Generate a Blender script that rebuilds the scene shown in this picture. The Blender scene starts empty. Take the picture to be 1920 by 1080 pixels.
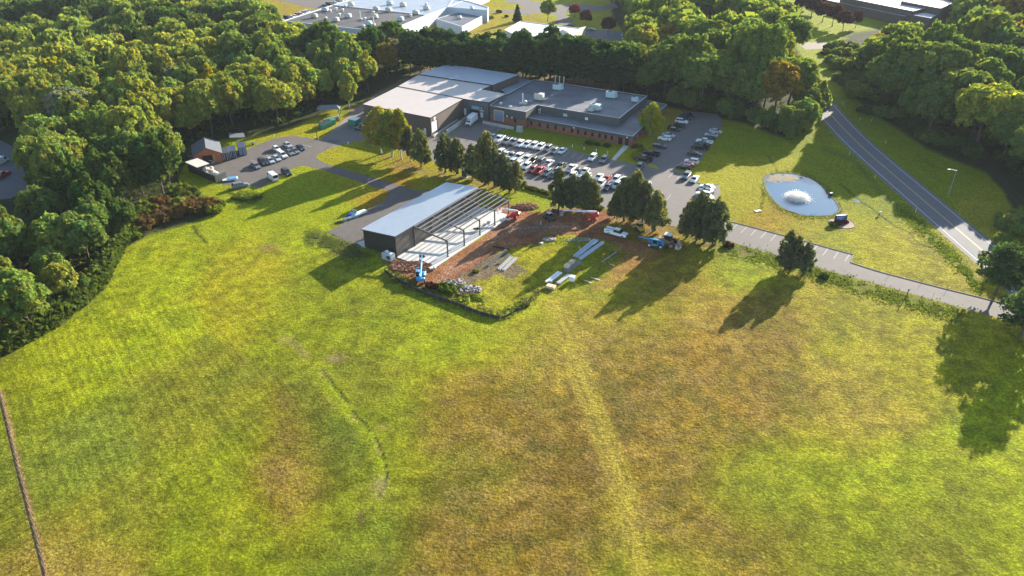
import bpy, bmesh, math, random
import numpy as np
from mathutils import Vector, Matrix, geometry
R=math.radians
sc=bpy.context.scene
C=sc.collection
# ---------------------------------------------------------------- camera, sky, sun, exposure
FPX,PITCH,CH=1380.0,R(31),90.0
cam=bpy.data.cameras.new('camera'); cam_o=bpy.data.objects.new('camera',cam); C.objects.link(cam_o)
cam.sensor_width=36; cam.lens=36*FPX/1920; cam.clip_start=1; cam.clip_end=6000
cam_o.location=(0,0,CH); cam_o.rotation_euler=(R(90)-PITCH,0,0); sc.camera=cam_o
SUN_AZ,SUN_EL=R(51),R(16.4)
w=bpy.data.worlds.new('World'); sc.world=w; w.use_nodes=True
nt=w.node_tree; bg=nt.nodes['Background']
sky=nt.nodes.new('ShaderNodeTexSky'); sky.sky_type='NISHITA'; sky.sun_disc=False
sky.sun_elevation=SUN_EL; sky.sun_rotation=R(90)-SUN_AZ; sky.altitude=100; sky.dust_density=0.4
nt.links.new(sky.outputs[0],bg.inputs[0]); bg.inputs[1].default_value=0.10
sl=bpy.data.lights.new('sun','SUN'); sl.energy=5.0; sl.angle=R(0.5); sl.color=(1.0,0.915,0.765)
so=bpy.data.objects.new('sun',sl); C.objects.link(so)
SV=Vector((math.cos(SUN_EL)*math.cos(SUN_AZ),math.cos(SUN_EL)*math.sin(SUN_AZ),math.sin(SUN_EL)))
so.rotation_euler=SV.to_track_quat('Z','Y').to_euler(); so.location=(200,200,200)
sc.view_settings.view_transform='Standard'; sc.view_settings.look='None'; sc.view_settings.exposure=1.85; sc.view_settings.gamma=1
sc.cycles.max_bounces=5; sc.cycles.diffuse_bounces=3; sc.cycles.glossy_bounces=3; sc.cycles.transmission_bounces=4; sc.cycles.transparent_max_bounces=8
sc.cycles.use_denoising=True
rng=random.Random(7)
# ---------------------------------------------------------------- helpers
cT,sT=math.cos(PITCH),math.sin(PITCH)
def P(x,y,z=0.0):
    u=x-960; v=y-540; d=v*cT+FPX*sT; f=FPX*cT-v*sT; t=(CH-z)/d
    return Vector((u*t,f*t,z))
def topx(X,Y,Z=0.0):
    d=CH-Z; zc=Y*cT+d*sT; v=(d*cT-Y*sT)/zc*FPX+540
    return X/zc*FPX+960, v
def P2(x,y,z=0.0):
    p=P(x,y,z); return (p.x,p.y)
MATS={}
def mat(name,col,rough=0.8,metal=0.0,var=0.12,vs=1.5,bump=0.0,bs=6.0,objcol=False,spec=0.5,extra=None):
    if name in MATS: return MATS[name]
    m=bpy.data.materials.new(name); m.use_nodes=True; N=m.node_tree.nodes; L=m.node_tree.links
    b=N['Principled BSDF']; b.inputs['Roughness'].default_value=rough; b.inputs['Metallic'].default_value=metal
    b.inputs['Specular IOR Level'].default_value=spec
    tc=N.new('ShaderNodeNewGeometry')
    if objcol:
        oi=N.new('ShaderNodeObjectInfo'); base=oi.outputs['Color']
    else:
        rgb=N.new('ShaderNodeRGB'); rgb.outputs[0].default_value=(*col,1); base=rgb.outputs[0]
    no=N.new('ShaderNodeTexNoise'); no.inputs['Scale'].default_value=vs; no.inputs['Detail'].default_value=5; no.inputs['Roughness'].default_value=0.65
    L.new(tc.outputs['Position'],no.inputs['Vector'])
    mr=N.new('ShaderNodeMapRange'); mr.inputs[1].default_value=0.3; mr.inputs[2].default_value=0.7
    mr.inputs[3].default_value=1-var; mr.inputs[4].default_value=1+var; L.new(no.outputs[0],mr.inputs[0])
    mx=N.new('ShaderNodeVectorMath'); mx.operation='SCALE'; L.new(base,mx.inputs[0]); L.new(mr.outputs[0],mx.inputs['Scale'])
    L.new(mx.outputs[0],b.inputs['Base Color'])
    if bump:
        bn=N.new('ShaderNodeTexNoise'); bn.inputs['Scale'].default_value=bs; bn.inputs['Detail'].default_value=6; L.new(tc.outputs['Position'],bn.inputs['Vector'])
        bp=N.new('ShaderNodeBump'); bp.inputs['Strength'].default_value=1; bp.inputs['Distance'].default_value=bump
        L.new(bn.outputs[0],bp.inputs['Height']); L.new(bp.outputs[0],b.inputs['Normal'])
    MATS[name]=m; return m
def nd(m,t,**k):
    n=m.node_tree.nodes.new(t)
    for a,v in k.items(): setattr(n,a,v)
    return n
def panel_mat(name,col,step,axis_deg,depth=0.03,rough=0.45,metal=0.3,var=0.08,dark=0.75):
    """ribbed metal cladding: ribs every STEP metres along the world direction AXIS_DEG"""
    m=mat(name,col,rough,metal,var,0.5); N=m.node_tree.nodes; L=m.node_tree.links; b=N['Principled BSDF']
    g=nd(m,'ShaderNodeNewGeometry'); dp=nd(m,'ShaderNodeVectorMath',operation='DOT_PRODUCT'); dp.inputs[1].default_value=(math.cos(R(axis_deg))/step,math.sin(R(axis_deg))/step,0)
    L.new(g.outputs['Position'],dp.inputs[0]); fr=nd(m,'ShaderNodeMath',operation='FRACT'); L.new(dp.outputs['Value'],fr.inputs[0])
    pg=nd(m,'ShaderNodeMath',operation='PINGPONG'); pg.inputs[1].default_value=0.5; L.new(dp.outputs['Value'],pg.inputs[0])
    mr=nd(m,'ShaderNodeMapRange'); mr.inputs[1].default_value=0.0; mr.inputs[2].default_value=0.16; mr.inputs[3].default_value=1; mr.inputs[4].default_value=0; L.new(pg.outputs[0],mr.inputs[0])
    bp=nd(m,'ShaderNodeBump'); bp.inputs['Distance'].default_value=depth; L.new(mr.outputs[0],bp.inputs['Height']); L.new(bp.outputs[0],b.inputs['Normal'])
    old=b.inputs['Base Color'].links[0].from_socket
    m2=nd(m,'ShaderNodeMapRange'); m2.inputs[3].default_value=1; m2.inputs[4].default_value=dark; L.new(mr.outputs[0],m2.inputs[0])
    sc_=nd(m,'ShaderNodeVectorMath',operation='SCALE'); L.new(old,sc_.inputs[0]); L.new(m2.outputs[0],sc_.inputs['Scale']); L.new(sc_.outputs[0],b.inputs['Base Color'])
    return m
def tag(o,label=None,cat=None,group=None,kind=None):
    if label: o['label']=label
    if cat: o['category']=cat
    if group: o['group']=group
    if kind: o['kind']=kind
    return o
def empty(name,loc,rz=0,label=None,cat=None,group=None):
    o=bpy.data.objects.new(name,None); o.empty_display_size=0.5; C.objects.link(o); o.location=loc; o.rotation_euler=(0,0,rz)
    return tag(o,label,cat,group)
class MB:
    def __init__(s): s.v=[]; s.f=[]; s.m=[]; s.mi=0
    def add(s,vs,fs):
        k=len(s.v); s.v+= [tuple(v) for v in vs]; s.f+=[tuple(i+k for i in f) for f in fs]; s.m+=[s.mi]*len(fs); return s
    def box(s,cx,cy,cz,sx,sy,sz,rz=0,ry=0,rx=0,ch=0.0):
        """box centred at c; ch = chamfer"""
        M=Matrix.Translation((cx,cy,cz))@Matrix.Rotation(rz,4,'Z')@Matrix.Rotation(ry,4,'Y')@Matrix.Rotation(rx,4,'X')
        x,y,z=sx/2,sy/2,sz/2
        if ch<=0:
            vs=[(a*x,b*y,c*z) for a in(-1,1) for b in(-1,1) for c in(-1,1)]
            fs=[(0,1,3,2),(4,6,7,5),(0,4,5,1),(2,3,7,6),(0,2,6,4),(1,5,7,3)]
        else:
            vs=[];idx={}
            for a in(-1,1):
                for b in(-1,1):
                    for c in(-1,1):
                        for k in range(3):
                            p=[a*(x-ch),b*(y-ch),c*(z-ch)]; p[k]=(a,b,c)[k]*(x,y,z)[k]; idx[(a,b,c,k)]=len(vs); vs.append(p)
            fs=[]
            for k in range(3):
                i,j=(k+1)%3,(k+2)%3
                for sg in(-1,1):
                    q=[]
                    for (p_,q_) in ((-1,-1),(1,-1),(1,1),(-1,1)):
                        t=[0,0,0]; t[k]=sg;t[i]=p_;t[j]=q_; q.append(idx[(*t,k)])
                    fs.append(tuple(q if sg>0 else q[::-1]))
                    for s2 in(-1,1):
                        # edge between face i=sg and face j=s2 running along k
                        t1=[0,0,0];t1[i]=sg;t1[j]=s2;t1[k]=-1;t2=list(t1);t2[k]=1
                        fs.append((idx[(*t1,i)],idx[(*t2,i)],idx[(*t2,j)],idx[(*t1,j)]))
            for a in(-1,1):
                for b in(-1,1):
                    for c in(-1,1): fs.append((idx[(a,b,c,0)],idx[(a,b,c,1)],idx[(a,b,c,2)]))
        return s.add([M@Vector(v) for v in vs],fs)
    def cyl(s,p0,p1,r0,r1=None,n=8,cap=True):
        r1=r0 if r1 is None else r1; p0=Vector(p0);p1=Vector(p1); d=(p1-p0).normalized()
        a=d.orthogonal().normalized(); b=d.cross(a); vs=[];fs=[]
        for (p,r) in((p0,r0),(p1,r1)):
            for i in range(n):
                t=2*math.pi*i/n; vs.append(p+a*(r*math.cos(t))+b*(r*math.sin(t)))
        for i in range(n): j=(i+1)%n; fs.append((i,j,n+j,n+i))
        if cap: fs+=[tuple(range(n))[::-1],tuple(range(n,2*n))]
        return s.add(vs,fs)
    def prism(s,poly,z0,z1):
        n=len(poly); z0=z0 if hasattr(z0,'__len__') else [z0]*n; z1=z1 if hasattr(z1,'__len__') else [z1]*n
        a=sum(poly[i][0]*poly[(i+1)%n][1]-poly[(i+1)%n][0]*poly[i][1] for i in range(n))
        if a<0: poly=poly[::-1]; z0=z0[::-1]; z1=z1[::-1]
        vs=[(p[0],p[1],z0[i]) for i,p in enumerate(poly)]+[(p[0],p[1],z1[i]) for i,p in enumerate(poly)]
        fs=[(i,(i+1)%n,n+(i+1)%n,n+i) for i in range(n)]
        tr=geometry.tessellate_polygon([[Vector((p[0],p[1],0)) for p in poly]])
        for t in tr:
            A,B,Cc=[Vector(poly[i]) for i in t]
            if (B-A).x*(Cc-A).y-(B-A).y*(Cc-A).x<0: t=t[::-1]
            fs.append(tuple(i+n for i in t)); fs.append(tuple(t[::-1]))
        return s.add(vs,fs)
    def sheet(s,poly,z):
        n=len(poly); z=z if hasattr(z,'__len__') else [z]*n
        vs=[(p[0],p[1],z[i]) for i,p in enumerate(poly)]; fs=[]
        for t in geometry.tessellate_polygon([[Vector((p[0],p[1],0)) for p in poly]]):
            A,B,Cc=[Vector((poly[i][0],poly[i][1])) for i in t]
            fs.append(tuple(t) if (B-A).x*(Cc-A).y-(B-A).y*(Cc-A).x>0 else tuple(t[::-1]))
        return s.add(vs,fs)
    def ball(s,c,rx,ry,rz,nu=8,nv=5,jit=0,rr=None):
        vs=[(c[0],c[1],c[2]-rz)];fs=[]
        for j in range(1,nv):
            ph=-math.pi/2+math.pi*j/nv
            for i in range(nu):
                t=2*math.pi*i/nu; k=1+(rr.uniform(-jit,jit) if jit else 0)
                vs.append((c[0]+rx*k*math.cos(ph)*math.cos(t),c[1]+ry*k*math.cos(ph)*math.sin(t),c[2]+rz*k*math.sin(ph)))
        vs.append((c[0],c[1],c[2]+rz)); e=len(vs)-1
        for i in range(nu):
            fs.append((0,1+(i+1)%nu,1+i)); fs.append((e,e-nu+i,e-nu+(i+1)%nu))
            for j in range(nv-2):
                a=1+j*nu+i;b=1+j*nu+(i+1)%nu; fs.append((a,b,b+nu,a+nu))
        return s.add(vs,fs)
    def loft(s,rings,cap=True):
        n=len(rings[0]); vs=[v for r in rings for v in r]; fs=[]
        for k in range(len(rings)-1):
            for i in range(n): j=(i+1)%n; fs.append((k*n+i,k*n+j,(k+1)*n+j,(k+1)*n+i))
        if cap: fs+=[tuple(range(n))[::-1],tuple(range((len(rings)-1)*n,len(rings)*n))]
        return s.add(vs,fs)
    def build(s,name,mats,parent=None,smooth=False,world=False):
        """world=True: vertices are in world space and are moved into the parent's frame"""
        me=bpy.data.meshes.new(name)
        v=s.v
        if world and parent is not None:
            lo=parent
            while lo.parent: lo=lo.parent
            iv=(Matrix.Translation(lo.location)@Matrix.Rotation(lo.rotation_euler.z,4,'Z')).inverted(); v=[iv@Vector(p) for p in v]
        me.from_pydata([tuple(p) for p in v],[],s.f)
        for m in (mats if isinstance(mats,(list,tuple)) else [mats]): me.materials.append(m)
        me.polygons.foreach_set('material_index',s.m)
        if smooth: me.polygons.foreach_set('use_smooth',[True]*len(s.f))
        me.update(); o=bpy.data.objects.new(name,me); C.objects.link(o)
        if parent is not None: o.parent=parent
        return o
def make(name,loc,rz,parts,label,cat,group=None):
    """parts: (part name, material, fn(mb) [, children list])"""
    t=empty(name,loc,rz,label,cat,group)
    def rec(par,ps):
        for p in ps:
            mb=MB(); p[2](mb); o=mb.build(p[0],p[1],par)
            if len(p)>3: rec(o,p[3])
    rec(t,parts); return t
def copy_tree(o,loc,rz,label=None,group=None,col=None,scale=None):
    def cp(a,par):
        c=a.copy(); C.objects.link(c)
        if par is not None: c.parent=par
        if col is not None and a.type=='MESH': c.color=(*col,1)
        for ch in kids.get(a,()): cp(ch,c)
        return c
    kids={}
    for ch in o.children_recursive: kids.setdefault(ch.parent,[]).append(ch)
    r=cp(o,None); r.location=loc; r.rotation_euler=(0,0,rz)
    if scale: r.scale=scale
    if label: r['label']=label
    if group: r['group']=group
    return r
def offset(poly,d):
    """move each edge of a polygon inwards by d"""
    n=len(poly); a=sum(poly[i][0]*poly[(i+1)%n][1]-poly[(i+1)%n][0]*poly[i][1] for i in range(n)); sg=1 if a>0 else -1
    out=[]
    for i in range(n):
        p0,p1,p2=Vector(poly[i-1][:2]),Vector(poly[i][:2]),Vector(poly[(i+1)%n][:2])
        e1=(p1-p0).normalized();e2=(p2-p1).normalized(); n1=Vector((-e1.y,e1.x))*sg;n2=Vector((-e2.y,e2.x))*sg
        out.append(tuple(p1+(n1+n2)/max(1e-6,(1+n1.dot(n2)))*d))
    return out
_lat=np.random.default_rng(3).random((256,256))
def vnoise(x,y,s,seed=0):
    x=x/s+seed*17.3; y=y/s+seed*31.7; xi=np.floor(x).astype(int); yi=np.floor(y).astype(int); fx=x-xi; fy=y-yi
    fx=fx*fx*(3-2*fx); fy=fy*fy*(3-2*fy)
    a=_lat[xi&255,yi&255];b=_lat[(xi+1)&255,yi&255];c=_lat[xi&255,(yi+1)&255];d=_lat[(xi+1)&255,(yi+1)&255]
    return (a*(1-fx)+b*fx)*(1-fy)+(c*(1-fx)+d*fx)*fy
def fbm(x,y,s,o=4,seed=0):
    t=0;a=1;n=0
    for k in range(o): t=t+a*vnoise(x,y,s/2**k,seed+k); n+=a; a*=0.5
    return t/n
def pdist(u,v,pl):
    """distance of points to a polyline (pixels)"""
    best=np.full(u.shape,1e9)
    for (x0,y0),(x1,y1) in zip(pl[:-1],pl[1:]):
        dx,dy=x1-x0,y1-y0; t=np.clip(((u-x0)*dx+(v-y0)*dy)/(dx*dx+dy*dy),0,1)
        best=np.minimum(best,np.hypot(u-x0-t*dx,v-y0-t*dy))
    return best
def inpoly(u,v,pl):
    r=np.zeros(u.shape,bool); n=len(pl)
    for i in range(n):
        x0,y0=pl[i];x1,y1=pl[(i+1)%n]
        c=((y0>v)!=(y1>v)); 
        with np.errstate(all='ignore'): r^= c&(u<(x1-x0)*(v-y0)/((y1-y0) if y1!=y0 else 1e-9)+x0)
    return r
def sdpoly(u,v,pl):
    d=pdist(u,v,list(pl)+[pl[0]]); return np.where(inpoly(u,v,pl),d,-d)
# ================================================================ GROUND
def lines(a):
    out=[]
    for (s,e,st) in a: out+=list(np.arange(s,e,st))
    return np.array(out+[a[-1][1]])
gx=lines([(-2500,-500,250),(-500,-160,5),(-160,-112,0.8),(-112,135,0.48),(135,160,0.8),(160,450,5),(450,2500,250)])
gy=lines([(-600,0,150),(0,56,7),(56,185,0.45),(185,330,0.8),(330,620,2.5),(620,900,20),(900,3500,260)])
GX,GY=np.meshgrid(gx,gy); gU,gV=topx(GX,np.maximum(GY,5.0)); 
n1=fbm(GX,GY,14,4,1); n2=fbm(GX,GY,3.5,3,5); n3=fbm(GX,GY,1.6,2,9); n4=fbm(GX,GY,1.9,3,61); n5=fbm(GX,GY,5.5,4,71)
U=gU+(n1-0.5)*46+(n2-0.5)*16; V=gV+(fbm(GX,GY,14,4,21)-0.5)*34
CG=dict(g=(.155,.176,.005),b=(.200,.230,.005),y=(.232,.218,.007),o=(.145,.148,.010),n=(.178,.120,.010),r=(.215,.126,.010),s=(.245,.185,.022),d=(.085,.115,.010),dn=(.145,.092,.010),l=(.225,.200,.012),p=(.130,.160,.014))
ctl=[(60,760,'g'),(30,950,'o'),(120,700,'b'),(250,600,'b'),(330,470,'b'),(450,520,'y'),(600,590,'g'),(560,400,'b'),(500,340,'b'),(350,780,'o'),(160,850,'p'),(550,900,'n'),(640,870,'d'),(200,960,'o'),(120,1050,'s'),(60,900,'p'),(420,1000,'g'),(400,880,'g'),(700,620,'g'),(700,700,'o'),(800,640,'b'),(930,640,'b'),(760,760,'g'),(720,1000,'d'),(760,900,'g'),(660,960,'g'),(850,780,'n'),
(900,830,'n'),(960,730,'n'),(1000,660,'s'),(850,950,'dn'),(960,980,'dn'),(960,1050,'n'),(860,1040,'n'),(1000,860,'dn'),(1040,1000,'n'),(900,880,'o'),(1050,620,'s'),(1180,640,'n'),(1250,720,'n'),(1200,800,'dn'),(1330,690,'r'),(1400,720,'n'),(1420,650,'n'),(1300,850,'n'),(1380,800,'r'),(1240,900,'n'),(1250,1010,'s'),(1300,950,'n'),(1230,1070,'g'),(1400,910,'d'),(1370,880,'g'),(1450,950,'g'),(1500,860,'b'),(1480,760,'n'),(1550,740,'s'),(1620,770,'s'),(1560,800,'y'),(1650,900,'b'),(1800,940,'g'),(1880,860,'b'),(1880,1000,'b'),(1500,1040,'o'),(1400,1040,'n'),(1600,1040,'g'),(1750,1040,'o'),(1600,620,'l'),(1560,660,'y'),(1450,610,'n'),(1520,560,'l'),(1640,600,'l'),(1700,700,'y'),(1650,740,'l'),(1720,620,'y'),
(1300,560,'y'),(1330,600,'r'),(1180,580,'y'),(1120,590,'s'),(1000,600,'b'),(1080,560,'y'),(1180,490,'r'),(1230,520,'n'),(1120,520,'b'),(1000,480,'y'),(950,550,'l'),(1400,500,'b'),(1360,490,'g'),(1280,530,'n'),
(1500,440,'l'),(1400,380,'y'),(1400,330,'y'),(1600,450,'y'),(1700,500,'l'),(1560,470,'p'),(1650,480,'y'),(1450,410,'r'),(1500,430,'l'),(1600,330,'g'),(1650,380,'g'),(1400,260,'g'),(1700,250,'g'),(1780,520,'l'),
(400,420,'b'),(650,300,'y'),(700,310,'y'),(560,240,'y'),(760,340,'r'),(820,340,'y'),(900,360,'y'),(1000,370,'b'),(1040,385,'b'),(1100,280,'g'),(1000,260,'g'),(1180,290,'y'),(700,270,'g'),
(1470,30,'b'),(1500,60,'b'),(920,40,'s'),(950,20,'y'),(1050,10,'b'),(1100,30,'y'),(1000,50,'s'),(1110,70,'y'),(600,15,'s'),(200,5,'s'),(1230,150,'s'),(1000,150,'s')]
num=np.zeros(GX.shape+(3,)); den=np.full(GX.shape,1e-7)
num+=np.array(CG['g'])*1e-7
for (x,y,k) in ctl:
    s=26+max(0,y-300)*0.045
    wt=np.exp(-(((U-x)/s)**2+((V-y)/(s*0.85))**2)/2); num+=wt[...,None]*np.array(CG[k]); den+=wt
col=num/den[...,None]
def lay(mask,c):
    global col
    mask=np.clip(mask,0,1)[...,None]; col=col*(1-mask)+np.array(c)*mask
sm=lambda d,a,b: np.clip((d-a)/(b-a),0,1)
# brown field: bare soil speckle
brown=np.clip((col[...,0]/np.maximum(col[...,1],1e-4)-1.05)*3.2,0,1)
infield=(gV>430)
lay(brown*sm(n3+0.25*n2,0.68,0.86)*0.3*infield,(.25,.17,.05))
lay(brown*sm(0.62-n3,0.12,0.34)*0.45*infield,(.085,.075,.018))
fld=np.clip((gV-400)/60,0,1)
col*=(1+fld*(n4-.5)*1.1)[...,None]; col[...,0]*=1+(n5-.5)*.22*fld; col*=(1+fld*(n5-.5)*.15)[...,None]
lay(sm(n5,.60,.72)*.22*fld*(1-brown),(.235,.24,.012)); lay(sm(1-n5,.60,.72)*.25*fld,(.085,.095,.008)); lay(sm(n5,.58,.7)*sm(n4,.4,.6)*.35*fld*brown,(.27,.20,.035))
# tractor tracks (pale strip and two ruts)
tr=[(1040,575),(1062,625),(1090,700),(1118,780),(1150,870),(1180,960),(1205,1085)]
wd=8+gV*0.018; d=pdist(U*0.15+gU*0.85+(n3-.5)*10,gV,tr)
lay(np.exp(-(d/wd)**4)*(.62+.38*n4)*(gV>560),(.315,.255,.030))
for off in (-10,14):
    d=pdist(gU+(n2-.5)*4,gV,[(x+off*(y/850),y) for x,y in tr]); lay(np.exp(-(d/(1.5+gV*.0025))**2)*0.6*(gV>560)*sm(n3,.3,.5),(.085,.075,.012))
lay(np.exp(-(pdist(gU,gV,[(1229,670),(1231,730)])/1.3)**2)*.6,(.1,.08,.02))
# wet swale through the left of the field
sw=[(600,697),(622,722),(645,755),(672,790),(700,825),(718,862),(722,900),(706,935)]
d=pdist(gU+(n3-.5)*14,gV+(n2-.5)*14,sw)
lay(np.exp(-(d/13)**2)*0.85,(.24,.29,.008)); lay(np.exp(-(d/6)**2)*sm(n2,.42,.6)*.85,(.27,.21,.06))
lay(np.exp(-(pdist(gU+(n3-.5)*10,gV,[(x+5,y-3) for x,y in sw])/3.2)**2)*sm(n2,.26,.34)*1.0,(.016,.022,.004))
lay(np.exp(-(pdist(gU+(n3-.5)*10,gV+(n2-.5)*8,[(530,636),(548,640),(565,655),(572,668)])/6)**2)*.7,(.24,.19,.06))
lay(np.exp(-(pdist(gU+(n3-.5)*6,gV,[(548,639),(562,648),(568,664)])/2)**2)*.6,(.12,.075,.04))
for (x,y,a,b,c) in [(638,668,9,5,(.09,.06,.03)),(628,672,14,6,(.23,.17,.08)),(676,968,7,9,(.10,.06,.03)),(724,905,6,8,(.10,.07,.03)),(712,912,14,18,(.24,.19,.08)),(718,800,10,5,(.22,.19,.05)),(505,465,24,7,(.19,.12,.04)),(1720,622,6,3,(.09,.08,.03)),(1655,800,7,5,(.07,.09,.02)),(1420,396,0.1,0.1,(1,1,1))]:
    lay(np.exp(-(((gU-x+(n3-.5)*10)/a)**2+((gV-y)/b)**2))*.8,c)
lay(np.exp(-(pdist(gU+(n3-.5)*8,gV+(n2-.5)*6,[(362,425),(372,440),(388,455)])/3.5)**2)*.9,(.03,.045,.01))
# strips of long darker grass
lay(sm(sdpoly(gU+(n3-.5)*8,gV+(n2-.5)*4,[(575,441),(600,436),(662,462),(700,478),(640,486),(600,462),(573,452)]),-2,3)*.75,(.075,.085,.018))
lay(np.exp(-(pdist(gU,gV,[(1360,462),(1440,482),(1530,512),(1620,538),(1700,562),(1790,585)])/(7+(gU-1360)*.012))**2)*.7,(.060,.095,.014))
lay(np.exp(-(pdist(gU,gV+ (n3-.5)*4,[(1545,280),(1600,300),(1660,370),(1730,428),(1780,475),(1820,515),(1838,540)])/7)**2)*.55,(.055,.095,.016))
lay(np.exp(-(pdist(gU+(n3-.5)*5,gV+(n3-.5)*4,[(1440,292),(1452,310),(1460,325)])/1.6)**2)*.8,(.05,.07,.02))
lay(np.exp(-(pdist(gU+(n3-.5)*5,gV+(n2-.5)*4,[(1575,345),(1600,365),(1650,403),(1680,425),(1706,437),(1720,455),(1745,465)])/1.5)**2)*.9,(.030,.045,.014))
lay(np.exp(-(pdist(gU+(n3-.5)*5,gV+(n2-.5)*4,[(1706,437),(1731,415)])/1.3)**2)*.9,(.04,.05,.02))
lay(np.exp(-(pdist(gU+(n3-.5)*5,gV+(n2-.5)*4,[(1745,465),(1775,480),(1800,500),(1828,528)])/1.6)**2)*.7,(.05,.08,.02))
# brown leaf litter under the cedar row, worn verge
for pl_,w_,c_ in [([(720,300),(780,320),(860,335),(930,352)],9,(.20,.13,.05)),([(1035,392),(1090,397),(1125,400)],6,(.22,.14,.07)),([(1140,412),(1200,425),(1240,430)],7,(.22,.15,.07)),([(1300,452),(1340,462),(1400,475)],6,(.20,.13,.05)),([(1365,462),(1420,476)],4,(.05,.05,.02))]:
    lay(np.exp(-(pdist(gU+(n3-.5)*12,gV+(n2-.5)*10,pl_)/w_)**2)*.7*sm(n2,.3,.55),c_)
# red building-site soil
DIRT=[(722,486),(735,478),(748,484),(806,507),(848,485),(905,444),(932,420),(930,395),(925,378),(950,380),(975,390),(1000,398),(1040,392),(1075,395),(1095,385),(1140,392),(1150,410),(1130,425),(1160,445),(1215,460),(1235,480),(1190,470),(1130,450),(1080,442),(1042,440),(1010,452),(975,462),(930,470),(880,505),(845,530),(815,548),(790,545),(760,525),(735,505)]
jd=(n3-.5)*16+(n2-.5)*14; jv=(fbm(GX,GY,3,3,40)-.5)*14
sd=sdpoly(gU+jd,gV+jv,DIRT); dm=sm(sd,-1.5,1.5)
lay(dm,(.235,.100,.042)); 
lay(dm*sm(n2,.45,.7)*.6,(.30,.150,.085)); lay(dm*sm(.6-n3,.1,.4)*.6,(.13,.052,.03))
tk=[(815,532),(850,505),(890,480),(925,448),(960,430),(1010,425),(1080,425)]
lay(np.exp(-(pdist(gU,gV+(n2-.5)*5,tk)/7)**2)*.75*sm(sd,0,3),(.34,.19,.125))
for o_ in (-4,3): lay(np.exp(-(pdist(gU,gV+o_,tk)/1.1)**2)*.6*sm(sd,0,3),(.15,.065,.04))
lay(np.exp(-(((gU-980)/60)**2+((gV-428)/13)**2)**2)*.5*dm,(.13,.085,.07))
lay(sm(sdpoly(gU+jd,gV+jv,[(852,520),(880,500),(905,480),(930,470),(945,476),(930,492),(965,495),(985,510),(960,522),(940,515),(900,520),(880,535),(862,528)]),-1,2)*.8,(.125,.085,.075))
# torn ground running to the lower right of the site
lay(sm(sdpoly(gU+jd*1.5,gV+jv*1.5,[(1160,455),(1210,465),(1235,480),(1180,520),(1130,545),(1110,550),(1115,530),(1150,500),(1165,480)]),-3,6)*.5,(.24,.105,.045))
# lane edge and fence strip at bottom left
FL=[(0,735),(14,790),(32,865),(50,935),(68,1005),(88,1085)]
d=pdist(gU+(n3-.5)*5,gV,FL); lay(np.exp(-(d/5.5)**4)*.9,(.30,.165,.10))
lay(np.exp(-(pdist(gU,gV,[(660,210),(700,190),(760,150),(800,128)])/(8))**2),(.17,.12,.085))
# woodland floor
LW=[(-500,1100),(-60,760),(0,672),(60,640),(110,612),(165,570),(200,535),(218,500),(235,465),(280,440),(330,428),(380,412),(415,392),(410,372),(370,365),(345,350),(335,330),(350,305),(395,268),(450,258),(520,248),(580,225),(625,205),(668,196),(700,178),(740,158),(765,140),(750,118),(700,100),(600,92),(540,72),(515,48),(495,25),(480,-10),(300,-90),(-900,-90),(-900,800)]
RW=[(1150,165),(1200,190),(1260,203),(1330,218),(1400,232),(1450,252),(1480,262),(1515,240),(1533,218),(1537,185),(1520,140),(1500,100),(1480,70),(1445,40),(1420,0),(1405,-90),(1120,-90),(1145,0),(1150,40),(1185,75),(1180,100),(1150,120)]
EW=[(1560,110),(1590,150),(1600,175),(1625,205),(1680,240),(1740,280),(1800,305),(1850,325),(1880,360),(1900,395),(1960,430),(2200,470),(2600,500),(2600,-90),(1720,-90),(1725,20),(1700,40),(1640,55),(1590,62),(1570,85)]
wmask=np.zeros(GX.shape)
for pl_ in (LW,RW,EW): wmask=np.maximum(wmask,sm(sdpoly(gU+(n2-.5)*10,gV,pl_),-3,4))
lay(wmask,(.036,.045,.015)); lay(wmask*sm(n2,.4,.7)*.4,(.045,.045,.02))
lay(sm(sdpoly(gU,gV+(n2-.5)*10,[(150,-5),(210,14),(270,2),(280,-40),(120,-40)]),-4,4),(.26,.19,.08))
pines=[(770,140),(1000,158),(1160,180),(1160,125),(1000,118),(770,112)]
lay(sm(sdpoly(gU,gV,pines),-6,6)*.8,(.16,.11,.05)); lay(sm(sdpoly(gU,gV+(n2-.5)*20,pines),-2,3)*sm(n1,.45,.6),(.06,.06,.02))
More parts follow.
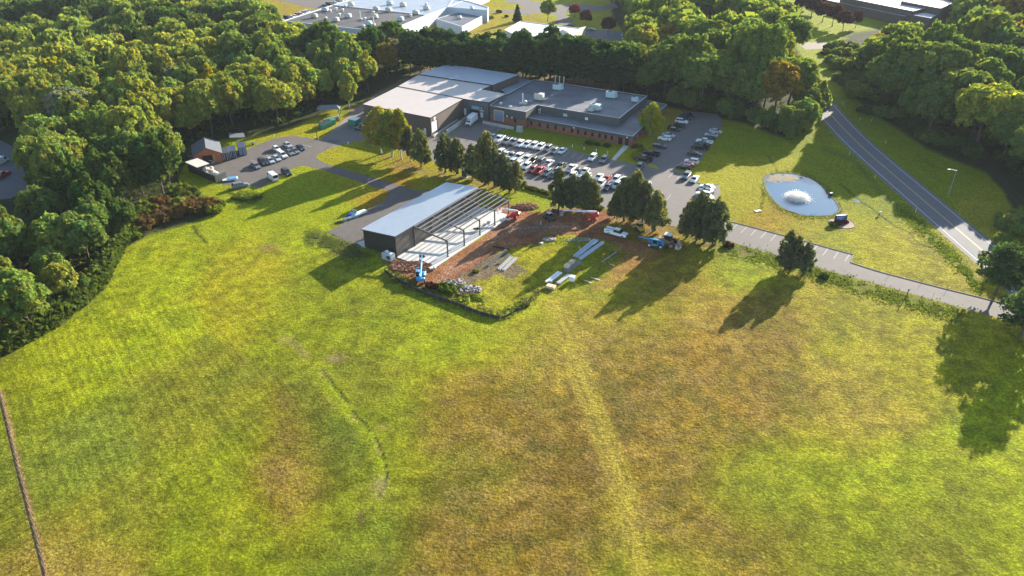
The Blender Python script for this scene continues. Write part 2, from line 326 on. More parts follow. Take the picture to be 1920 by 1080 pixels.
# variation everywhere
col*= (0.86+0.28*n2)[...,None]; col*=(0.93+0.14*n1)[...,None]
col=np.clip(col,0.004,0.9)
msk=np.zeros(GX.shape+(4,)); msk[...,3]=1
msk[...,0]=np.clip(brown*(gV>520)*1.0+0.25*(gV>430),0,1)
msk[...,1]=np.exp(-(((gU-250)/360)**2+((gV-760)/260)**2)**2)
msk[...,2]=np.clip(sm(gU,1290,1340)*(gV<560)*(gV>270)*sm(-pdist(gU,gV,[(1370,470),(1800,590)]),-400,-5),0,1)
msk[...,3]=dm
def grid_mesh(name,X,Y,Z,colr,mk,m):
    h,w_=X.shape; me=bpy.data.meshes.new(name); nv=h*w_
    me.vertices.add(nv); co=np.stack([X,Y,Z],-1).reshape(-1).astype(np.float32); me.vertices.foreach_set('co',co)
    i=np.arange(nv).reshape(h,w_); q=np.stack([i[:-1,:-1],i[:-1,1:],i[1:,1:],i[1:,:-1]],-1).reshape(-1); nf=len(q)//4
    me.loops.add(nf*4); me.loops.foreach_set('vertex_index',q.astype(np.int32)); me.polygons.add(nf)
    me.polygons.foreach_set('loop_start',np.arange(0,nf*4,4,dtype=np.int32)); me.polygons.foreach_set('loop_total',np.full(nf,4,dtype=np.int32))
    me.update(calc_edges=True)
    a=me.color_attributes.new('soil','FLOAT_COLOR','POINT'); c4=np.ones((nv,4),np.float32); c4[:,:3]=colr.reshape(-1,3); a.data.foreach_set('color',c4.reshape(-1))
    a=me.color_attributes.new('cover','FLOAT_COLOR','POINT'); a.data.foreach_set('color',mk.reshape(-1).astype(np.float32))
    me.materials.append(m); o=bpy.data.objects.new(name,me); C.objects.link(o); return o
gm=bpy.data.materials.new('grass_and_soil'); gm.use_nodes=True; N=gm.node_tree.nodes; L=gm.node_tree.links; b=N['Principled BSDF']; b.inputs['Roughness'].default_value=0.9; b.inputs['Specular IOR Level'].default_value=0.05
va=nd(gm,'ShaderNodeVertexColor',layer_name='soil'); vm=nd(gm,'ShaderNodeVertexColor',layer_name='cover'); sp=nd(gm,'ShaderNodeSeparateColor'); L.new(vm.outputs[0],sp.inputs[0])
geo=nd(gm,'ShaderNodeNewGeometry')
def noise(scale,detail=6,rough=.62,vec=None):
    n=nd(gm,'ShaderNodeTexNoise'); n.inputs['Scale'].default_value=scale; n.inputs['Detail'].default_value=detail; n.inputs['Roughness'].default_value=rough
    L.new(vec or geo.outputs['Position'],n.inputs['Vector']); return n.outputs[0]
def mrange(s,a,b_,c,d,clamp=True):
    n=nd(gm,'ShaderNodeMapRange',clamp=clamp); L.new(s,n.inputs[0]); 
    for i,v in zip((1,2,3,4),(a,b_,c,d)): n.inputs[i].default_value=v
    return n.outputs[0]
def mth(op,a,b_=None):
    n=nd(gm,'ShaderNodeMath',operation=op)
    for i,v in enumerate((a,b_)):
        if v is None: continue
        if isinstance(v,(int,float)): n.inputs[i].default_value=v
        else: L.new(v,n.inputs[i])
    return n.outputs[0]
nf_=noise(2.2,7,.72); nmid=noise(0.7,4,.6); nfine=noise(7,4,.7)
fa=mth('MULTIPLY',mrange(nf_,.28,.72,.58,1.42),mrange(nmid,.3,.7,.88,1.12)); fa=mth('MULTIPLY',fa,mrange(nfine,.25,.75,.85,1.15))
v2=nd(gm,'ShaderNodeTexVoronoi',feature='F1'); v2.inputs['Scale'].default_value=1.9; L.new(geo.outputs['Position'],v2.inputs['Vector']); v3=nd(gm,'ShaderNodeTexNoise'); v3.inputs['Scale'].default_value=2.0; L.new(geo.outputs['Position'],v3.inputs['Vector']); va2=nd(gm,'ShaderNodeVectorMath',operation='ADD'); L.new(geo.outputs['Position'],va2.inputs[0]); L.new(v3.outputs[1],va2.inputs[1]); L.new(va2.outputs[0],v2.inputs['Vector']); fa=mth('MULTIPLY',fa,mrange(v2.outputs['Distance'],.1,.65,1.50,.80))  # tufts painted paler at the heart, darker between for their shadowed sides
# mown stripes, two fields with their own direction
def stripes(deg,step,mask,amp,ns):
    v=nd(gm,'ShaderNodeVectorMath',operation='DOT_PRODUCT'); v.inputs[1].default_value=(math.cos(R(deg))/step,math.sin(R(deg))/step,0); L.new(geo.outputs['Position'],v.inputs[0])
    wob=mth('MULTIPLY',noise(ns,3),2.6); s=mth('SINE',mth('MULTIPLY',mth('ADD',v.outputs['Value'],wob),6.283))
    return s,mth('ADD',1.0,mth('MULTIPLY',mth('MULTIPLY',s,mask),amp))
s1,f1=stripes(37,1.5,sp.outputs[1],0.09,0.02); s2,f2=stripes(42,1.2,sp.outputs[2],0.09,0.03)
fa=mth('MULTIPLY',mth('MULTIPLY',fa,f1),f2)
# tussocks in the brown sward
vo=nd(gm,'ShaderNodeTexVoronoi',feature='F1'); vo.inputs['Scale'].default_value=1.35; wv=nd(gm,'ShaderNodeVectorMath',operation='ADD'); L.new(geo.outputs['Position'],wv.inputs[0])
wn=nd(gm,'ShaderNodeTexNoise'); wn.inputs['Scale'].default_value=1.1; L.new(geo.outputs['Position'],wn.inputs['Vector']); L.new(wn.outputs[1],wv.inputs[1]); L.new(wv.outputs[0],vo.inputs['Vector'])
tus=mrange(vo.outputs['Distance'],.25,.62,1,0); tc=mth('MULTIPLY',mth('SUBTRACT',1,tus),sp.outputs[0])
mixc=nd(gm,'ShaderNodeMix',data_type='RGBA'); L.new(va.outputs[0],mixc.inputs[6]); mixc.inputs[7].default_value=(.22,.145,.045,1)
gate=mth('MULTIPLY',tc,mrange(noise(.16,3),.45,.62,0.05,.55)); L.new(gate,mixc.inputs[0])
fin=nd(gm,'ShaderNodeVectorMath',operation='SCALE'); L.new(mixc.outputs[2],fin.inputs[0]); L.new(fa,fin.inputs['Scale']); L.new(fin.outputs[0],b.inputs['Base Color'])
hgt=mth('ADD',mth('MULTIPLY',nf_,.55),mth('MULTIPLY',mth('MULTIPLY',tus,sp.outputs[0]),.10)); hgt=mth('ADD',hgt,mth('MULTIPLY',nfine,.12)); hgt=mth('ADD',hgt,mth('MULTIPLY',mth('MULTIPLY',s1,sp.outputs[1]),.03)); hgt=mth('ADD',hgt,mth('MULTIPLY',nmid,.5))
bp=nd(gm,'ShaderNodeBump'); bp.inputs['Distance'].default_value=0.9; L.new(hgt,bp.inputs['Height']); L.new(bp.outputs[0],b.inputs['Normal'])
GZ=np.zeros(GX.shape)
ground=grid_mesh('ground',GX,GY,GZ,col,msk,gm); tag(ground,kind='structure')
del U,V,num,den
# ================================================================ PAVING
asph=mat('asphalt',(.118,.102,.094),.88,0,.13,.35,.012,9)
asph2=mat('asphalt_road',(.085,.085,.092),.85,0,.12,.3,.01,9)
asph3=mat('asphalt_new',(.092,.076,.068),.9,0,.16,.4,.012,9)
gravel=mat('gravel',(.20,.155,.12),.95,0,.2,1.2,.04,8)
white=mat('road_paint_white',(.44,.43,.41),.8,0,.3,2); yellow=mat('road_paint_yellow',(.50,.34,.10),.7,0,.15,3)
conc=mat('concrete',(.42,.40,.37),.85,0,.15,.8,.01,8); conc_d=mat('concrete_kerb',(.20,.19,.17),.9,0,.2,1)
def psheet(name,pxpoly,z,m,**k):
    mb=MB(); mb.sheet([P2(x,y) for x,y in pxpoly],z); o=mb.build(name,m); tag(o,kind='structure'); return o
psheet('parking_lot',[(697,262),(760,287),(805,300),(865,317),(925,331),(982,345.5),(1027,360),(1077,373),(1125,387),(1180,403),(1247,420),(1300,433),(1350,447.5),(1440,474),(1530,501),(1620,526),(1700,548),(1772,568),(1850,590),(1920,607),(1990,622),(2010,600),(1925,578),(1870,566),(1810,551),(1775,542.5),(1665,514),(1640,507),(1606,496),(1595,492.5),(1600,477.5),(1560,467),(1500,450),(1440,434),(1360,413),(1343,403),(1334,388),(1352,360),(1345,346),(1325,349),(1308,343),(1309,331),(1290,327),(1283,324),(1300,311),(1315,300),(1335,262),(1354,236),(1352,222),(1345,214),(1300,209),(1288,211),(1262,238),(1235,272),(1205,302),(1213,313),(1157,301.5),(1151,301),(1100,291),(1060,277),(1000,265),(950,254.5),(918,252),(945,243),(965,240),(915,222),(868,200),(812,200),(780,240),(700,225),(680,216),(676,200),(664,206),(640,228),(621,246),(600,262),(611,281),(660,266)],.004,asph)
psheet('parking_lot',[(417,347),(412,338),(380,320),(350,290),(425,299),(455,285),(480,272),(515,259),(530,256.5),(552,255),(575,257.5),(595,262.5),(621,262),(640,262),(632,267),(612,281.5),(594,291),(592,294),(599,301),(617,309),(640,316),(700,333),(740,345),(780,357),(835,355),(683,452),(683,463),(665,461),(612,436),(690,393),(720,375),(729,364),(726,357),(700,350),(650,333),(612,321),(590,314.5),(572,311),(558,312),(548,317),(490,351),(455,347)],.008,asph3)
psheet('gravel_path',[(621,246),(640,229),(664,206),(690,190),(720,172),(745,158),(700,180),(684,197),(683,214),(660,228),(632,243)],.012,gravel)
psheet('road',[(-60,262),(0,262),(22,274),(36,300),(50,330),(58,352),(20,372),(-60,380)],.004,asph2)
# main road, laid by its own edge lines
def cxl(y):
    a=[(60,112.0),(120,117.0),(150,118.0),(172,117.8),(209,117.6),(243,117.6),(262,118.6),(280,120.1),(300,122.6),(320,124.6),(345,123.5),(370,118),(395,108),(420,96)]
    f=lambda q: float(np.interp(q,[t[0] for t in a],[t[1] for t in a])); return sum(f(y+k) for k in (-10,-5,0,5,10))/5
def nrm(y):
    d_=Vector((cxl(y+2)-cxl(y-2),4,0)).normalized(); return Vector((d_.y,-d_.x,0))
ys=list(range(40,421,5))
def strip(a,b_,z): 
    mb=MB(); vs=[];fs=[]
    for y in ys:
        c=Vector((cxl(y),y,0)); n_=nrm(y); vs+=[c+n_*a+Vector((0,0,z)),c+n_*b_+Vector((0,0,z))]
    for i in range(len(ys)-1): k=2*i; fs.append((k,k+1,k+3,k+2))
    mb.add(vs,fs); return mb
tag(strip(-1.3,9.6,.008).build('road',asph2),kind='structure')
mk=strip(-.09,.09,.016); mk2=strip(8.3,8.48,.016); mk.add(mk2.v,mk2.f); tag(mk.build('road_marking',white),kind='structure')
mk=strip(4.02,4.13,.016); mk2=strip(4.27,4.38,.016); mk.add(mk2.v,mk2.f); tag(mk.build('road_marking',yellow),kind='structure')
# far lanes at the top of the picture
psheet('road',[(1495,80),(1585,78),(1590,90),(1510,93)],.02,gravel)
psheet('road',[(500,62),(521,50),(535,38),(580,27),(620,10),(650,-6),(560,-30),(480,-10),(560,10),(590,16),(560,28),(525,34),(508,42)],.004,asph3)
psheet('road',[(560,66),(700,98),(760,100),(780,70),(700,60),(620,44),(560,40)],.004,asph2)
psheet('road',[(900,22),(960,18),(985,12),(950,4),(940,-15),(960,-15),(1000,3),(1050,9),(1090,7),(1130,12),(1150,4),(1160,14),(1115,22),(1070,20),(1060,27),(1082,47),(1040,45),(1046,29),(1015,24),(985,28),(940,24)],.006,asph3)
psheet('parking_lot',[(1090,52),(1120,56),(1160,58),(1190,66),(1180,80),(1130,76),(1095,66)],.006,asph2)
# stall lines
def stalls(a,b_,deg,ln,step=2.74,wd=.05,z=.012,skip=()):
    mb=MB(); d_=(b_-a); n_=int(d_.length/step); u=d_.normalized(); e=Vector((math.cos(R(deg)),math.sin(R(deg)),0)); 
    for i in range(n_+1):
        p=a+u*(i*step); q=p+e*ln; mb.sheet([tuple((p-u*wd)[:2]),tuple((p+u*wd)[:2]),tuple((q+u*wd)[:2]),tuple((q-u*wd)[:2])],z)
    return mb
def addm(*ms):
    o=MB()
    for m_ in ms: o.add(m_.v,m_.f)
    return o
A0,A1=P(925,254.5),P(1150,301)
rdir=math.degrees(math.atan2((A1-A0).y,(A1-A0).x)); 
mb=addm(stalls(P(1150,301),P(925,254.5),-117,5.3),stalls(P(940,290),P(1178,345),-117,10.6),stalls(P(1213,352),P(1262,366),-117,10.4),
 stalls(P(1262,323),P(1308,332),-117,5.0),
 stalls(P(1366,414.5),P(1600,477.5),-125,5.0,2.72),stalls(P(930,236),P(960,242),-117,4.5),stalls(P(470,300),P(575,268),-36,5.2,2.9))
tag(mb.build('parking_marking',white),kind='structure')
mb=MB()
for (a,b_) in [((1213,361),(1242,369)),((1032,336),(1124,361))]:
    p,q=P(*a),P(*b_); u=(q-p).normalized()*.1; v=Vector((-u.y,u.x,0)); mb.sheet([tuple((p-v)[:2]),tuple((q-v)[:2]),tuple((q+v)[:2]),tuple((p+v)[:2])],.02)
tag(mb.build('parking_marking',white),kind='structure')
# kerbs
def kerb(pts,m=conc_d,wd=.16,h=.14,name='kerb'):
    mb=MB()
    for a,b_ in zip(pts[:-1],pts[1:]):
        p,q=P(*a),P(*b_); d_=(q-p); mb.box((p.x+q.x)/2,(p.y+q.y)/2,h/2,d_.length+.05,wd,h,math.atan2(d_.y,d_.x))
    return tag(mb.build(name,m),kind='structure')
kerb([(1925,578),(1870,566),(1810,551),(1775,542.5),(1665,514),(1640,507),(1606,496),(1595,492.5),(1600,477.5),(1560,467),(1500,450),(1440,434),(1360,413),(1343,403),(1334,388)])
kerb([(1345,346),(1325,349),(1308,343),(1309,331)]); kerb([(1310,331),(1290,327),(1283,325),(1258,321),(1257,318)]); kerb([(1213,313),(1157,301.5)]); kerb([(1205,302),(1213,313)])
kerb([(1151,301),(1100,291),(1060,277),(1000,265),(950,254.5),(918,252)])
psheet('path',[(1146,299.5),(1153,301),(1179,275),(1184,268),(1172,269)],.016,conc)
mb=MB(); a_,b_=P(1258,321),P(1268,313); mb.sheet([P2(1258,320.5),P2(1283,324.5),P2(1300,311),P2(1290,312),P2(1272,316)],.02); tag(mb.build('grass_island',mat('lawn_island',(.20,.19,.02),.95,0,.3,1.5,.1,5)),kind='structure')
mb=MB(); mb.sheet([P2(1213,312.6),P2(1238,318),P2(1230,310),P2(1216,306)],.02); tag(mb.build('grass_island',MATS['lawn_island']),kind='structure')
# pond
PO=[(1437.5,330),(1450,326),(1470,325),(1485,326.5),(1500,329),(1522,336),(1537,347),(1545,355),(1549,364),(1558,371),(1565,378),(1571,389),(1571,396),(1566,401),(1545,404),(1525,404.5),(1505,403),(1480,395),(1462,385),(1450,372),(1442,361),(1437,350),(1435.5,340)]
def smooth_poly(pl,k=2):
    for _ in range(k):
        o=[]
        for i in range(len(pl)):
            a=pl[i];b_=pl[(i+1)%len(pl)]; o+=[(a[0]*.75+b_[0]*.25,a[1]*.75+b_[1]*.25),(a[0]*.25+b_[0]*.75,a[1]*.25+b_[1]*.75)]
        pl=o
    return pl
pw=[P2(x,y) for x,y in smooth_poly(PO)]
pr_=random.Random(4); bank=MB(); outer=offset(pw,-0.9); n_=len(pw)
vs=[(p[0],p[1],.03) for p in pw]+[(p[0]+pr_.uniform(-.15,.15),p[1]+pr_.uniform(-.15,.15),.16) for p in offset(pw,-.35)]+[(p[0]+pr_.uniform(-.3,.3),p[1]+pr_.uniform(-.3,.3),.0) for p in outer]
bank.add(vs,[f for i in range(n_) for j in [(i+1)%n_] for f in ((i,n_+i,n_+j,j),(n_+i,2*n_+i,2*n_+j,n_+j))]); tag(bank.build('pond_bank',mat('bank_soil',(.060,.062,.022),.95,0,.4,1.2,.1,4),None,True),kind='structure')
wm=bpy.data.materials.new('pond_water'); wm.use_nodes=True; b=wm.node_tree.nodes['Principled BSDF']; b.inputs['Base Color'].default_value=(.050,.115,.190,1); b.inputs['Roughness'].default_value=.06; b.inputs['IOR'].default_value=1.36; b.inputs['Specular IOR Level'].default_value=.5
no=nd(wm,'ShaderNodeTexNoise'); no.inputs['Scale'].default_value=1.6; no.inputs['Detail'].default_value=4; g=nd(wm,'ShaderNodeNewGeometry'); wm.node_tree.links.new(g.outputs['Position'],no.inputs['Vector']); bp=nd(wm,'ShaderNodeBump'); bp.inputs['Distance'].default_value=.05; wm.node_tree.links.new(no.outputs[0],bp.inputs['Height']); wm.node_tree.links.new(bp.outputs[0],b.inputs['Normal'])
mb=MB(); mb.sheet(pw,.035); tag(mb.build('pond_water',wm),kind='structure')
alg=MB(); ap=[(1442,331),(1452,328),(1470,327),(1488,329),(1500,332),(1508,336),(1495,338),(1485,341),(1470,342),(1462,340),(1450,344),(1441,341)]
for k in range(260):
    x=pr_.gauss(1470,19); y=pr_.gauss(334,4.0)
    if inpoly(np.array([x]),np.array([y]),ap)[0]:
        c=P(x,y); r_=pr_.uniform(.25,.9); alg.sheet([(c.x+r_*math.cos(t)*pr_.uniform(.6,1.2),c.y+r_*math.sin(t)*pr_.uniform(.6,1.2)) for t in [i*math.pi/3.5 for i in range(7)]],.045+k*.0003)
tag(alg.build('algae',mat('pond_scum',(.17,.14,.085),.9,0,.35,2)),'brown scum floating at the far end of the pond','algae',kind='stuff')
psheet('ditch_water',[(1596,372.5),(1612,376),(1611,381),(1604,377)],.02,wm)
# ================================================================ BUILDINGS
roofwhite=panel_mat('white_metal_roof',(.44,.375,.335),1.2,-30,.03,.5,.0,.05,.92)
roofgal=panel_mat('galvanised_roof',(.40,.43,.47),.82,-32.5,.06,.38,.55,.06,.62)
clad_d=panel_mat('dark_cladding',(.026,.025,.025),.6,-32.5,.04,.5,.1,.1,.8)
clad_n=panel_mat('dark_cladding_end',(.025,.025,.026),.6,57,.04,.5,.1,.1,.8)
clad_w=panel_mat('brown_cladding',(.115,.088,.068),.5,60,.03,.6,.0,.1,.85)
clad_g=panel_mat('grey_cladding',(.095,.105,.110),.5,-30,.03,.6,.0,.1,.85)
flash=mat('metal_flashing',(.35,.34,.33),.5,.2,.06); dark=mat('dark_metal',(.03,.03,.032),.5,.3,.1)
steel=mat('primed_steel',(.10,.098,.10),.55,.2,.12); galv=mat('galvanised_steel',(.42,.43,.45),.4,.6,.12)
bitum=mat('bitumen_roof',(.105,.108,.125),.62,0,.38,.10,.0); bitum_b=mat('bitumen_roof_brown',(.060,.050,.052),.7,0,.4,.1); bitum_l=mat('membrane_roof_pale',(.24,.27,.32),.45,0,.16,.12)
brick=mat('red_brick',(.22,.085,.055),.85,0,.2,1.6); glass=mat('dark_glass',(.012,.014,.018),.12,0,.1,1,spec=.8)
plaster=mat('pale_painted_wall',(.47,.50,.54),.8,0,.08,.3); cream=mat('cream_wall',(.46,.42,.36),.85,0,.1,.3); doorw=mat('white_door',(.66,.66,.64),.6,0,.06); doorb=mat('blue_grey_door',(.17,.21,.27),.55,0,.06,.8)
tan=mat('tan_trim',(.45,.38,.20),.7); brownw=mat('brown_block_wall',(.10,.075,.060),.85,0,.12,.8)
def wp(pl,z): return [P2(x,y,z) for x,y in pl]
def xy(p): return (p[0],p[1])
def block(par,poly,z,wm,rm,parapet=0.0,capm=None,th=.3,z0=0.0,names=('wall','roof')):
    """walls round POLY (world xy) with a roof; a parapet stands above the roof with a metal cap"""
    n=len(poly)
    a=sum(poly[i][0]*poly[(i+1)%n][1]-poly[(i+1)%n][0]*poly[i][1] for i in range(n))
    if a<0: poly=poly[::-1]
    mb=MB(); inn=offset(poly,th); zr=z-parapet
    vs=[(*p,z0) for p in poly]+[(*p,z) for p in poly]+[(*p,z) for p in inn]+[(*p,zr-.05) for p in inn]
    for k in range(3):
        if k==1 and not parapet: break
        for i in range(n): j=(i+1)%n; mb.f.append((k*n+i,k*n+j,(k+1)*n+j,(k+1)*n+i)); mb.m.append(0)
    mb.v=vs; o=mb.build(names[0],wm,par,world=True)
    r=MB()
    if parapet:
        r.sheet(offset(poly,th-.01),zr); ro=r.build(names[1],rm,par,world=True)
        c=MB(); q=offset(poly,-.06); q2=offset(poly,th+.05)
        for i in range(n):
            j=(i+1)%n; c.add([(*q[i],z+.01),(*q[j],z+.01),(*q2[j],z+.01),(*q2[i],z+.01),(*q[i],z+.08),(*q[j],z+.08),(*q2[j],z+.08),(*q2[i],z+.08)],[(0,1,5,4),(4,5,6,7),(2,3,7,6),(1,0,3,2)])
        c.build('parapet_cap',capm or flash,par,world=True)
    else:
        r.prism(offset(poly,-.12),z+.005,z+.16); ro=r.build(names[1],rm,par,world=True)
        g=MB(); q=offset(poly,-.18)
        for i in range(n):
            j=(i+1)%n; A,B=Vector(poly[i]),Vector(poly[j])
            g.add([(*q[i],z-.14),(*q[j],z-.14),(*q[j],z+.17),(*q[i],z+.17)],[(0,1,2,3)])
        g.build('roof_trim',capm or dark,par,world=True)
    return o,ro
def wall_x(A,B,px,z):
    """distance along wall A->B of the point seen at picture column PX"""
    A,B=Vector((A[0],A[1])),Vector((B[0],B[1])); lo,hi=0,(B-A).length; u=(B-A).normalized()
    f=lambda t: float(topx(A.x+u.x*t,A.y+u.y*t,z)[0]); inc=f(hi)>f(lo)
    for _ in range(40):
        m=(lo+hi)/2
        if (f(m)<px)==inc: lo=m
        else: hi=m
    return (lo+hi)/2
def on_wall(par,name,A,B,t0,t1,z0,z1,m,out=.04,sub=None):
    """a thin box on the wall A->B (outside on its right-hand side seen from above... sign by OUT)"""
    A,B=Vector((A[0],A[1])),Vector((B[0],B[1])); u=(B-A).normalized(); nn=Vector((u.y,-u.x)); c=A+u*((t0+t1)/2)+nn*(out/2-.02)
    mb=MB(); mb.box(c.x,c.y,(z0+z1)/2,abs(t1-t0),abs(out)+.04,z1-z0,math.atan2(u.y,u.x)); return mb.build(name,m,par,world=True)
# ---- new steel building under construction
A=Vector((-38.5,170.7,0)); UU=Vector((.843,-.537,0)).normalized(); VV=Vector((.537,.843,0)).normalized(); RZ=math.atan2(UU.y,UU.x)
Lb,Wb,bay=36.0,21.8,7.2; ZE,ZR,ZL=5.1,6.05,4.85
nb=empty('steel_building',A,RZ,'half clad steel building with a ribbed grey roof and bare purlins over its slab','steel building')
# local frame: x across, y along
def slope(x): return ZE+(ZR-ZE)*x/(Wb/2) if x<=Wb/2 else ZR-(ZR-ZL)*(x-Wb/2)/(Wb/2)
mb=MB(); mb.prism([(0.05,0.05),(10.85,0.05),(10.85,Lb-.05),(.05,Lb-.05)],[0]*4,[ZE,ZR,ZR,ZE])
h=Wb/2
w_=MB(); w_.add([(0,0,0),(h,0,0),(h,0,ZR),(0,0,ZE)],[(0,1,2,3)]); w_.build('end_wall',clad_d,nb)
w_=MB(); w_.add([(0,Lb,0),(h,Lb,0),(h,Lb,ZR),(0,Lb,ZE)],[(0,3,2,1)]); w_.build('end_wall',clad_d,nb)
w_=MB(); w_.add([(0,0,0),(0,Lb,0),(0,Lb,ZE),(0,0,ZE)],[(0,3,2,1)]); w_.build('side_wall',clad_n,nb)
w_=MB(); w_.add([(h,0,.2),(h,Lb,.2),(h,Lb,ZR),(h,0,ZR)],[(0,1,2,3)]); w_.build('partition_wall',panel_mat('sun_painted_cladding',(.085,.075,.066),.6,57,.04,.5,.1,.14,.8),nb)  # dark cladding painted paler and warmer here to stand for sunlight on it
rf=MB()
for (x0,x1) in ((-.35,h+.25),):
    z0=slope(0)-.03+.04; z1=slope(h)+.06; rf.add([(x0,-.3,z0),(x1,-.3,z1),(x1,Lb+.3,z1),(x0,Lb+.3,z0),(x0,-.3,z0+.12),(x1,-.3,z1+.12),(x1,Lb+.3,z1+.12),(x0,Lb+.3,z0+.12)],[(4,5,6,7),(3,2,1,0),(0,1,5,4),(1,2,6,5),(2,3,7,6),(3,0,4,7)])
rfo=rf.build('roof',roofgal,nb)
t=MB(); t.box(h+.28,Lb/2,ZR+.02,.06,Lb+.6,.32); t.box((h-.3)/2,-.34,(ZE+ZR)/2+.02,h+.7,.06,.26,0,-math.atan((ZR-ZE)/h)); t.box(-.4,Lb/2,ZE-.02,.12,Lb+.6,.16); t.build('roof_trim',mat('charcoal_trim',(.06,.058,.055),.5),nb)
sl_=MB(); sl_.prism([(h+.02,-.1),(Wb+.6,-.1),(Wb+.6,Lb+.3),(h+.02,Lb+.3)],-.2,.17); sl_.build('floor_slab',mat('new_concrete',(.50,.48,.45),.85,0,.14,.5,.008,10),nb)
for k in range(1,6):
    y=bay*k-(.15 if k==5 else 0)
    c=MB(); c.box(Wb-.15,y,(ZL-.3)/2+.17,.16,.3,ZL-.5); c.box(Wb-.15,y,(ZL-.3)/2+.17,.42,.05,ZL-.5); c.box(Wb-.15,y,.2,.6,.45,.06); c.build('column',steel,nb)
    r=MB(); ang=math.atan((ZR-ZL)/h); r.box(h+h/2,y,(ZR+ZL)/2-.42,h/math.cos(ang),.22,.06,0,ang); r.box(h+h/2,y,(ZR+ZL)/2-.12,h/math.cos(ang),.22,.06,0,ang); r.box(h+h/2,y,(ZR+ZL)/2-.27,h/math.cos(ang),.05,.32,0,ang); r.box(Wb-.5,y,ZL-.45,.9,.08,.5,0,ang); r.build('rafter',steel,nb)
for i in range(8):
    x=h+.5+i*(h-.6)/7; z=slope(x)+.06
    p=MB(); p.box(x,bay+(Lb-bay)/2,z,.24,Lb-bay+.4,.26,0,.1); p.build('purlin',mat('purlin_grey',(.20,.195,.195),.5,.3,.1),nb)
for k in (1,2,3,4): 
    c=MB(); c.box(h+.12,bay*k,ZR/2,.2,.2,ZR-.3); c.build('post',steel,nb)
c=MB(); c.box(h+.0,bay,3,.3,.3,5.8); c.build('post',dark,nb)
# lighter apron beside the far wall
# ---- warehouse
ZW=6.9
wh=empty('warehouse',P(745,215,0),0,'long brown warehouse with a sunlit white metal roof and a loading dock','warehouse')
N4=wp([(681,196),(807,221),(868,186),(747,163)],ZW); M7=wp([(747,163),(868,186),(916,193),(948.5,177.5),(902,169),(924,160),(786,141)],ZW); F4=wp([(786,139.5),(924,160),(973,141),(840,121)],ZW+.5)
block(wh,N4,ZW,clad_w,roofwhite)
block(wh,M7,ZW+.12,clad_g,roofwhite)
block(wh,F4,ZW+.55,clad_w,panel_mat('grey_metal_roof',(.36,.38,.42),1.2,-30,.03,.5,0,.06,.9),capm=dark)
sm_=MB(); a_,b_=N4[3],N4[2]; u=(Vector(b_)-Vector(a_)); sm_.box((a_[0]+b_[0])/2,(a_[1]+b_[1])/2,ZW+.32,u.length,.3,.12,math.atan2(u.y,u.x)); sm_.build('roof_seam',mat('seam_grey',(.22,.2,.19),.7),wh,world=True)
E1,E2=N4[1],N4[2]   # east wall of the near block
for nm,x0,x1,z0,z1,m_ in (('dock_door',809,818.5,1.3,5.0,doorw),('door_canopy',818.8,821.5,1.2,5.2,mat('navy_panel',(.02,.03,.08),.6)),('vent_grille',813.5,817,5.4,6.4,doorw)):
    on_wall(wh,nm,E1,E2,wall_x(E1,E2,x0,3),wall_x(E1,E2,x1,3),z0,z1,m_,.12)
S1,S2=N4[0],N4[1]
on_wall(wh,'door',S1,S2,wall_x(S1,S2,795.5,1.2),wall_x(S1,S2,799,1.2),.2,2.6,doorw,.06)
D1,D2=M7[1],M7[2]
for nm,x0,x1,z0,z1,m_ in (('door',861.5,864,.9,3.4,doorw),('dock_door',881,899,1.2,3.6,mat('shadow_opening',(.02,.02,.022),.8)),('dock_awning',884.5,899,3.7,4.9,mat('pale_blue_panel',(.28,.36,.42),.6)),('dock_sign',900,906,3.0,5.2,mat('navy_panel',(.02,.03,.08),.6)),('door',901,905.5,.9,2.8,doorw)):
    on_wall(wh,nm,D1,D2,wall_x(D1,D2,x0,3.5) if x0>868 else 0.4,wall_x(D1,D2,x1,3.5) if x0>868 else 1.3,z0,z1,m_,.10)  # the near-black dock panel is flat colour standing for shade in the opening
tw=wall_x(D1,D2,903,4); u=(Vector(D2)-Vector(D1)).normalized(); nn=Vector((u.y,-u.x)); sp_=Vector(D1)+u*tw+nn*.125
cu=bpy.data.curves.new('letter_a','FONT'); cu.body='A'; cu.size=1.5; cu.extrude=.03; cu.align_x='CENTER'; to=bpy.data.objects.new('tmp',cu); C.objects.link(to); dg=bpy.context.evaluated_depsgraph_get(); me=bpy.data.meshes.new_from_object(to.evaluated_get(dg)); bpy.data.objects.remove(to)
me.materials.clear(); me.materials.append(doorw); so_=bpy.data.objects.new('sign_letter',me); C.objects.link(so_); so_.parent=wh; so_.location=Vector((sp_.x,sp_.y,4.0))-wh.location; so_.rotation_euler=(R(90),0,math.atan2(u.y,u.x))
on_wall(wh,'sign_stripe',D1,D2,tw-.8,tw+.8,3.3,3.7,doorw,.14)
# dock walls of concrete
def cwall(pts,h_,nm,lab,th=.3,m=conc,grp=None):
    t=MB()
    for a,b_ in zip(pts[:-1],pts[1:]):
        p,q=P(*a),P(*b_); d_=q-p; t.box((p.x+q.x)/2,(p.y+q.y)/2,h_/2,d_.length+th*.9,th,h_,math.atan2(d_.y,d_.x))
    return tag(t.build(nm,m),lab,'wall',grp)
cwall([(838,251),(876,225)],1.5,'ramp_wall','pale concrete ramp wall left of the white box truck',.35)
cwall([(813,257),(858,226)],.7,'ramp_wall','low concrete wall along the foot of the warehouse side wall',.4)
cwall([(906,232),(962,243)],1.1,'dock_wall','concrete dock wall under the big blue grey door',.4)
